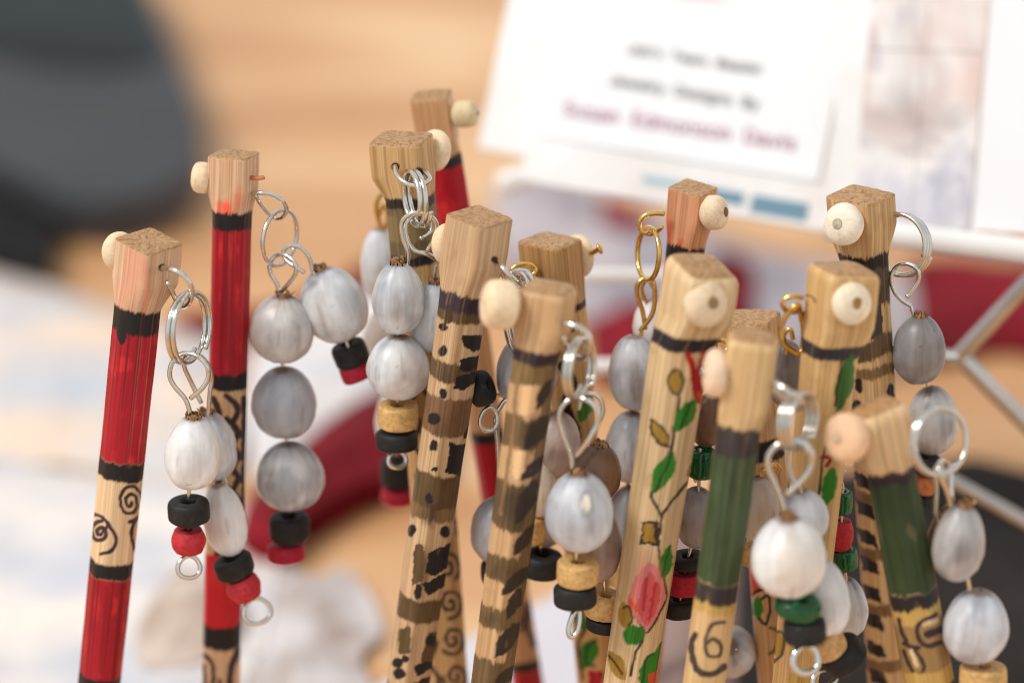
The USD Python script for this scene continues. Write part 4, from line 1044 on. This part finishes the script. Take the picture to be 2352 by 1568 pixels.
sheet('paper_sheet', [(1170, 1400), (1420, 1260), (1560, 1200), (1560, 1400), (1430, 1680), (760, 1680), (840, 1570)], 0.004, 0.001, 73, PAPERGREY, 'flat white paper sheet on the table behind the blotched sticks', 'paper sheet', 10)
sheet('pinkish_paper', [(1440, 1180), (1700, 1180), (1705, 1680), (1420, 1680)], 0.008, 0.002, 79, PINKISH, 'plain pinkish tan paper seen between the flower stick and the green stick', 'paper sheet', 10)
dk = Thing('dark_cloth', T(2000, 1400, 0.0), 'dark charcoal cloth covering the table at the lower right', 'cloth')
slab(dk, 'cloth', [(1700, 1100), (2000, 1080), (2240, 1050), (2352, 1080), (2600, 1160), (2600, 1750), (1690, 1750)], 0.0008, 0.010, CHAR, None, 0.004)

# the white sign in its holder
bl, br = P(1224, 308, 0.508), P(1880, 416, 0.492)
X = unit(br - bl)
best = min(np.linspace(0.48, 0.66, 800), key=lambda q: abs((P(1287, 0, q) - bl) @ X))
tl = P(1287, 0, best)
Y = unit(tl - bl)
Nn = unit(np.cross(X, Y))
if Nn @ FW > 0:
    Nn = -Nn
def onplane(u, v, off=0.0):
    k = P(u, v, 1.0) - CAM
    t = ((bl + Nn * off - CAM) @ Nn) / (k @ Nn)
    return CAM + k * t
def card(th, name, lo, hi, thick, off, mat, parent=None, bevel=0.0):
    """A rectangular plate on the sign's plane: lo, hi in metres along X and Y from bl; its back off metres in front of the plane."""
    m = trimesh.creation.box((hi[0] - lo[0], hi[1] - lo[1], thick))
    v = m.vertices + np.array([(lo[0] + hi[0]) / 2, (lo[1] + hi[1]) / 2, off + thick / 2])
    w = bl + v[:, :1] * X + v[:, 1:2] * Y + v[:, 2:] * Nn
    path = numbered(parent or th.path, name)
    f = m.faces if np.cross(X, Y) @ Nn > 0 else m.faces[:, ::-1]
    usdkit.mesh(stage, path, (w - th.o, f), mat)
    return path
def loc(u, v, off=0.0):
    q = onplane(u, v, off) - bl
    return np.array([q @ X, q @ Y])
wd = np.linalg.norm(br - bl)
ht = 0.070
foot = bl + X * wd / 2; foot = np.array([foot[0], foot[1], 0.0])
hold = Thing('sign_holder', foot, 'clear acrylic holder with a pale lip standing under the printed white sign', 'sign holder')
card(hold, 'back_plate', (loc(1104, 300)[0], -0.004), (loc(1925, 300)[0] + 0.001, ht), 0.0025, -0.0029, ACRYL)
card(hold, 'front_lip', (0.0005, loc(1500, 470)[1]), (wd + 0.006, -0.0016), 0.0022, 0.0012, ACRYL)
card(hold, 'printed_word', (loc(1625, 425)[0], -0.0068), (loc(1722, 440)[0], -0.0046), 0.0002, 0.0034, BLUEINK)
card(hold, 'printed_word', (loc(1742, 440)[0], -0.0076), (loc(1868, 470)[0], -0.0046), 0.0002, 0.0034, BLUEINK)
for k in range(2):
    top_ = bl + X * (wd * (0.75 if k else 0.25)) + Y * 0.012 - Nn * 0.0045
    low_ = T(1700 if k else 1400, 300 if k else 240, 0.002)
    v_, f_ = tube(np.array([top_, (top_ + low_) / 2, low_]), 0.0016, 10)
    hold.part('prop', v_, f_, ACRYL)
card(hold, 'printed_word', (loc(1490, 400)[0], -0.0056), (loc(1612, 420)[0], -0.0044), 0.0002, 0.0034, PALEBLUE)
sg = Thing('printed_sign', foot + np.array([0, 0, 0.0]), 'white printed sign sheet with black and plum lettering', 'sign')
card(sg, 'sheet', (0, 0), (wd, ht), 0.0004, -0.0002, PAPER)
def lettering(name, text, u0, v0, u1, v1, mat, height=None):
    """text from the foot of its first letter (u0, v0) to the foot of its last (u1, v1) on the sign."""
    a, b = loc(u0, v0), loc(u1, v1)
    m = meshkit.text_mesh(text, 0.01, 0.00015, False)
    v = np.asarray(m.vertices, float)
    L_ = np.linalg.norm(b - a)
    ln = v[:, 0].max() - v[:, 0].min()
    sx = L_ / ln
    sy = sx if height is None else height / 0.01
    e = (b - a) / L_
    n = np.array([-e[1], e[0]])
    x, y = (v[:, 0] - v[:, 0].min()) * sx, v[:, 1] * sy
    q = a + x[:, None] * e + y[:, None] * n
    w = bl + q[:, :1] * X + q[:, 1:] * Y + (0.0003 + v[:, 2:]) * Nn
    path = numbered(sg.path, name)
    f = m.faces if np.cross(X, Y) @ Nn > 0 else m.faces[:, ::-1]
    usdkit.mesh(stage, path, (w - sg.o, f), mat)
lettering('lettering', "Job's  Tears  Beads!", 1440, 124, 1745, 172, INK)
lettering('lettering', "Jewelry  Designs  By", 1398, 196, 1742, 254, INK)
lettering('lettering', "Susan  Edmonson  Davis", 1292, 266, 1826, 348, PURP)
lettering('lettering', "Bead", 1560, -2, 1660, 6, PINKINK)

# picture card and blank card to the right
X0, Y0, N0, bl0 = X, Y, Nn, bl
pc = Thing('picture_card', np.array([P(2090, 520, 0.485)[0], P(2090, 520, 0.485)[1], 0.0]), 'card of pale faded pictures standing right of the white sign', 'picture card')
def frame_from(bl_, br_, tlpix, d0, d1):
    global bl, X, Y, Nn
    bl = P(*bl_); b2 = P(*br_)
    X = unit(b2 - bl)
    q = min(np.linspace(d0, d1, 600), key=lambda q: abs((P(*tlpix, q) - bl) @ X))
    Y = unit(P(*tlpix, q) - bl)
    Nn = unit(np.cross(X, Y))
    return np.linalg.norm(b2 - bl)
PALE = usdkit.material(stage, L + 'faded_pictures', {
    'g': ('geometry', {}), 'n': ('noise_texture', {'scale': 52.0, 'detail': 3.0, 'roughness': 0.55, 'distortion': 0.9}), 'm': ('mapping', {'location': (3.1, 1.7, 5.0), 'scale': (1.4, 0.6, 0.6)}), 'n2': ('noise_texture', {'scale': 60.0, 'detail': 2.0, 'distortion': 0.8}),
    'r': ('rgb_ramp', {'ramp': [(0.26, (0.48, 0.42, 0.39)), (0.40, (0.64, 0.59, 0.56)), (0.52, (0.80, 0.77, 0.73)), (0.62, (0.60, 0.57, 0.58)), (0.75, (0.84, 0.82, 0.80))]}),
    'r2': ('rgb_ramp', {'ramp': [(0.35, (0.72, 0.72, 0.86)), (0.5, (1, 1, 1)), (0.68, (0.95, 0.72, 0.66))]}),
    'x': ('mix', {'mix_type': 'multiply', 'fac': 0.8}), 'p': ('principled_bsdf', {'roughness': 0.4})},
    [('g.position', 'n.vector'), ('g.position', 'm.vector'), ('m.vector', 'n2.vector'), ('n.fac', 'r.fac'), ('n2.fac', 'r2.fac'), ('r.color', 'x.color1'), ('r2.color', 'x.color2'), ('x.color', 'p.base_color')], surface='p.BSDF')
w2 = frame_from((1955, 520, 0.480), (2228, 536, 0.474), (2000, 0), 0.46, 0.62)
card(pc, 'sheet', (-0.0046, -0.001), (w2 + 0.001, 0.075), 0.001, -0.001, ACRYL)
for i in range(2):
    for j in range(2):
        x0, y0 = w2 * (0.01 + 0.495 * i), 0.0006 + 0.0298 * j
        card(pc, 'picture', (x0, y0), (x0 + w2 * 0.49, y0 + 0.0296), 0.0003, 0.0001, PALE)
wc = Thing('blank_card', np.array([P(2300, 530, 0.472)[0], P(2300, 530, 0.472)[1], 0.0]), 'plain white card at the right edge beside the faded pictures', 'card')
w3 = frame_from((2232, 526, 0.470), (2420, 540, 0.466), (2276, 0), 0.45, 0.62)
card(wc, 'sheet', (0.0005, 0), (w3, 0.075), 0.0008, -0.0004, PAPER)
rd = Thing('card_rail', np.array([P(2240, 570, 0.470)[0], P(2240, 570, 0.470)[1], 0.0]), 'pale ledge under the picture card and blank card', 'ledge')
p0, p1 = P(1880, 520, 0.472), P(2440, 612, 0.464)
def bar(th, name, p0, p1, r, mat, nseg=14):
    v, f = tube(np.linspace(p0, p1, 6), r, nseg)
    th.part(name, v, f, mat)
bar(rd, 'rail', P(1900, 520, 0.474), P(2460, 590, 0.466), 0.0022, ACRYL)
bar(rd, 'support', P(2300, 566, 0.470), T(2250, 330, 0.002), 0.0016, ACRYL)

# white wire rack
rk = Thing('wire_rack', T(2200, 900, 0.0) * [1, 1, 0], 'pale metal wire rack at the right edge behind the dangling dark seeds', 'wire rack')
D1 = 0.475
J = P(2204, 818, D1)
Q = P(2470, 900, D1 + 0.002)
def on_post(v):
    zs = np.linspace(0.0, 0.14, 600)
    return np.array([Q[0], Q[1], np.interp(-v, -proj(np.stack([0 * zs + Q[0], 0 * zs + Q[1], zs], 1))[1], zs)])
bar(rk, 'post', np.array([Q[0], Q[1], 0.0006]), on_post(470) + [0, 0, 0.004], 0.0016, WIRE)
bar(rk, 'rod', on_post(486), J, 0.0014, WIRE)
bar(rk, 'rod', J, on_post(1068), 0.0014, WIRE)
bar(rk, 'rod', P(2050, 800, D1 + 0.004), P(2214, 826, D1), 0.0012, WIRE)
bar(rk, 'rod', P(2140, 1080, D1), on_post(1248), 0.0014, WIRE)
ez = Thing('wire_easel', P(1460, 740, D1 + 0.017) * [1, 1, 0], 'pale wire easel bars under the white sign, left of the gold chain', 'easel')
bar(ez, 'bar', P(1340, 634, D1 + 0.015), P(1580, 634, D1 + 0.02), 0.0014, ACRYL)
bar(ez, 'bar', P(1360, 842, D1 + 0.015), P(1580, 838, D1 + 0.02), 0.0014, ACRYL)
bar(ez, 'bar', P(1150, 424, D1 + 0.06), P(1300, 372, D1 + 0.06), 0.0022, ACRYL)
bar(ez, 'post', P(1575, 610, D1 + 0.018), T(1448, 1650, 0.001), 0.0016, ACRYL)
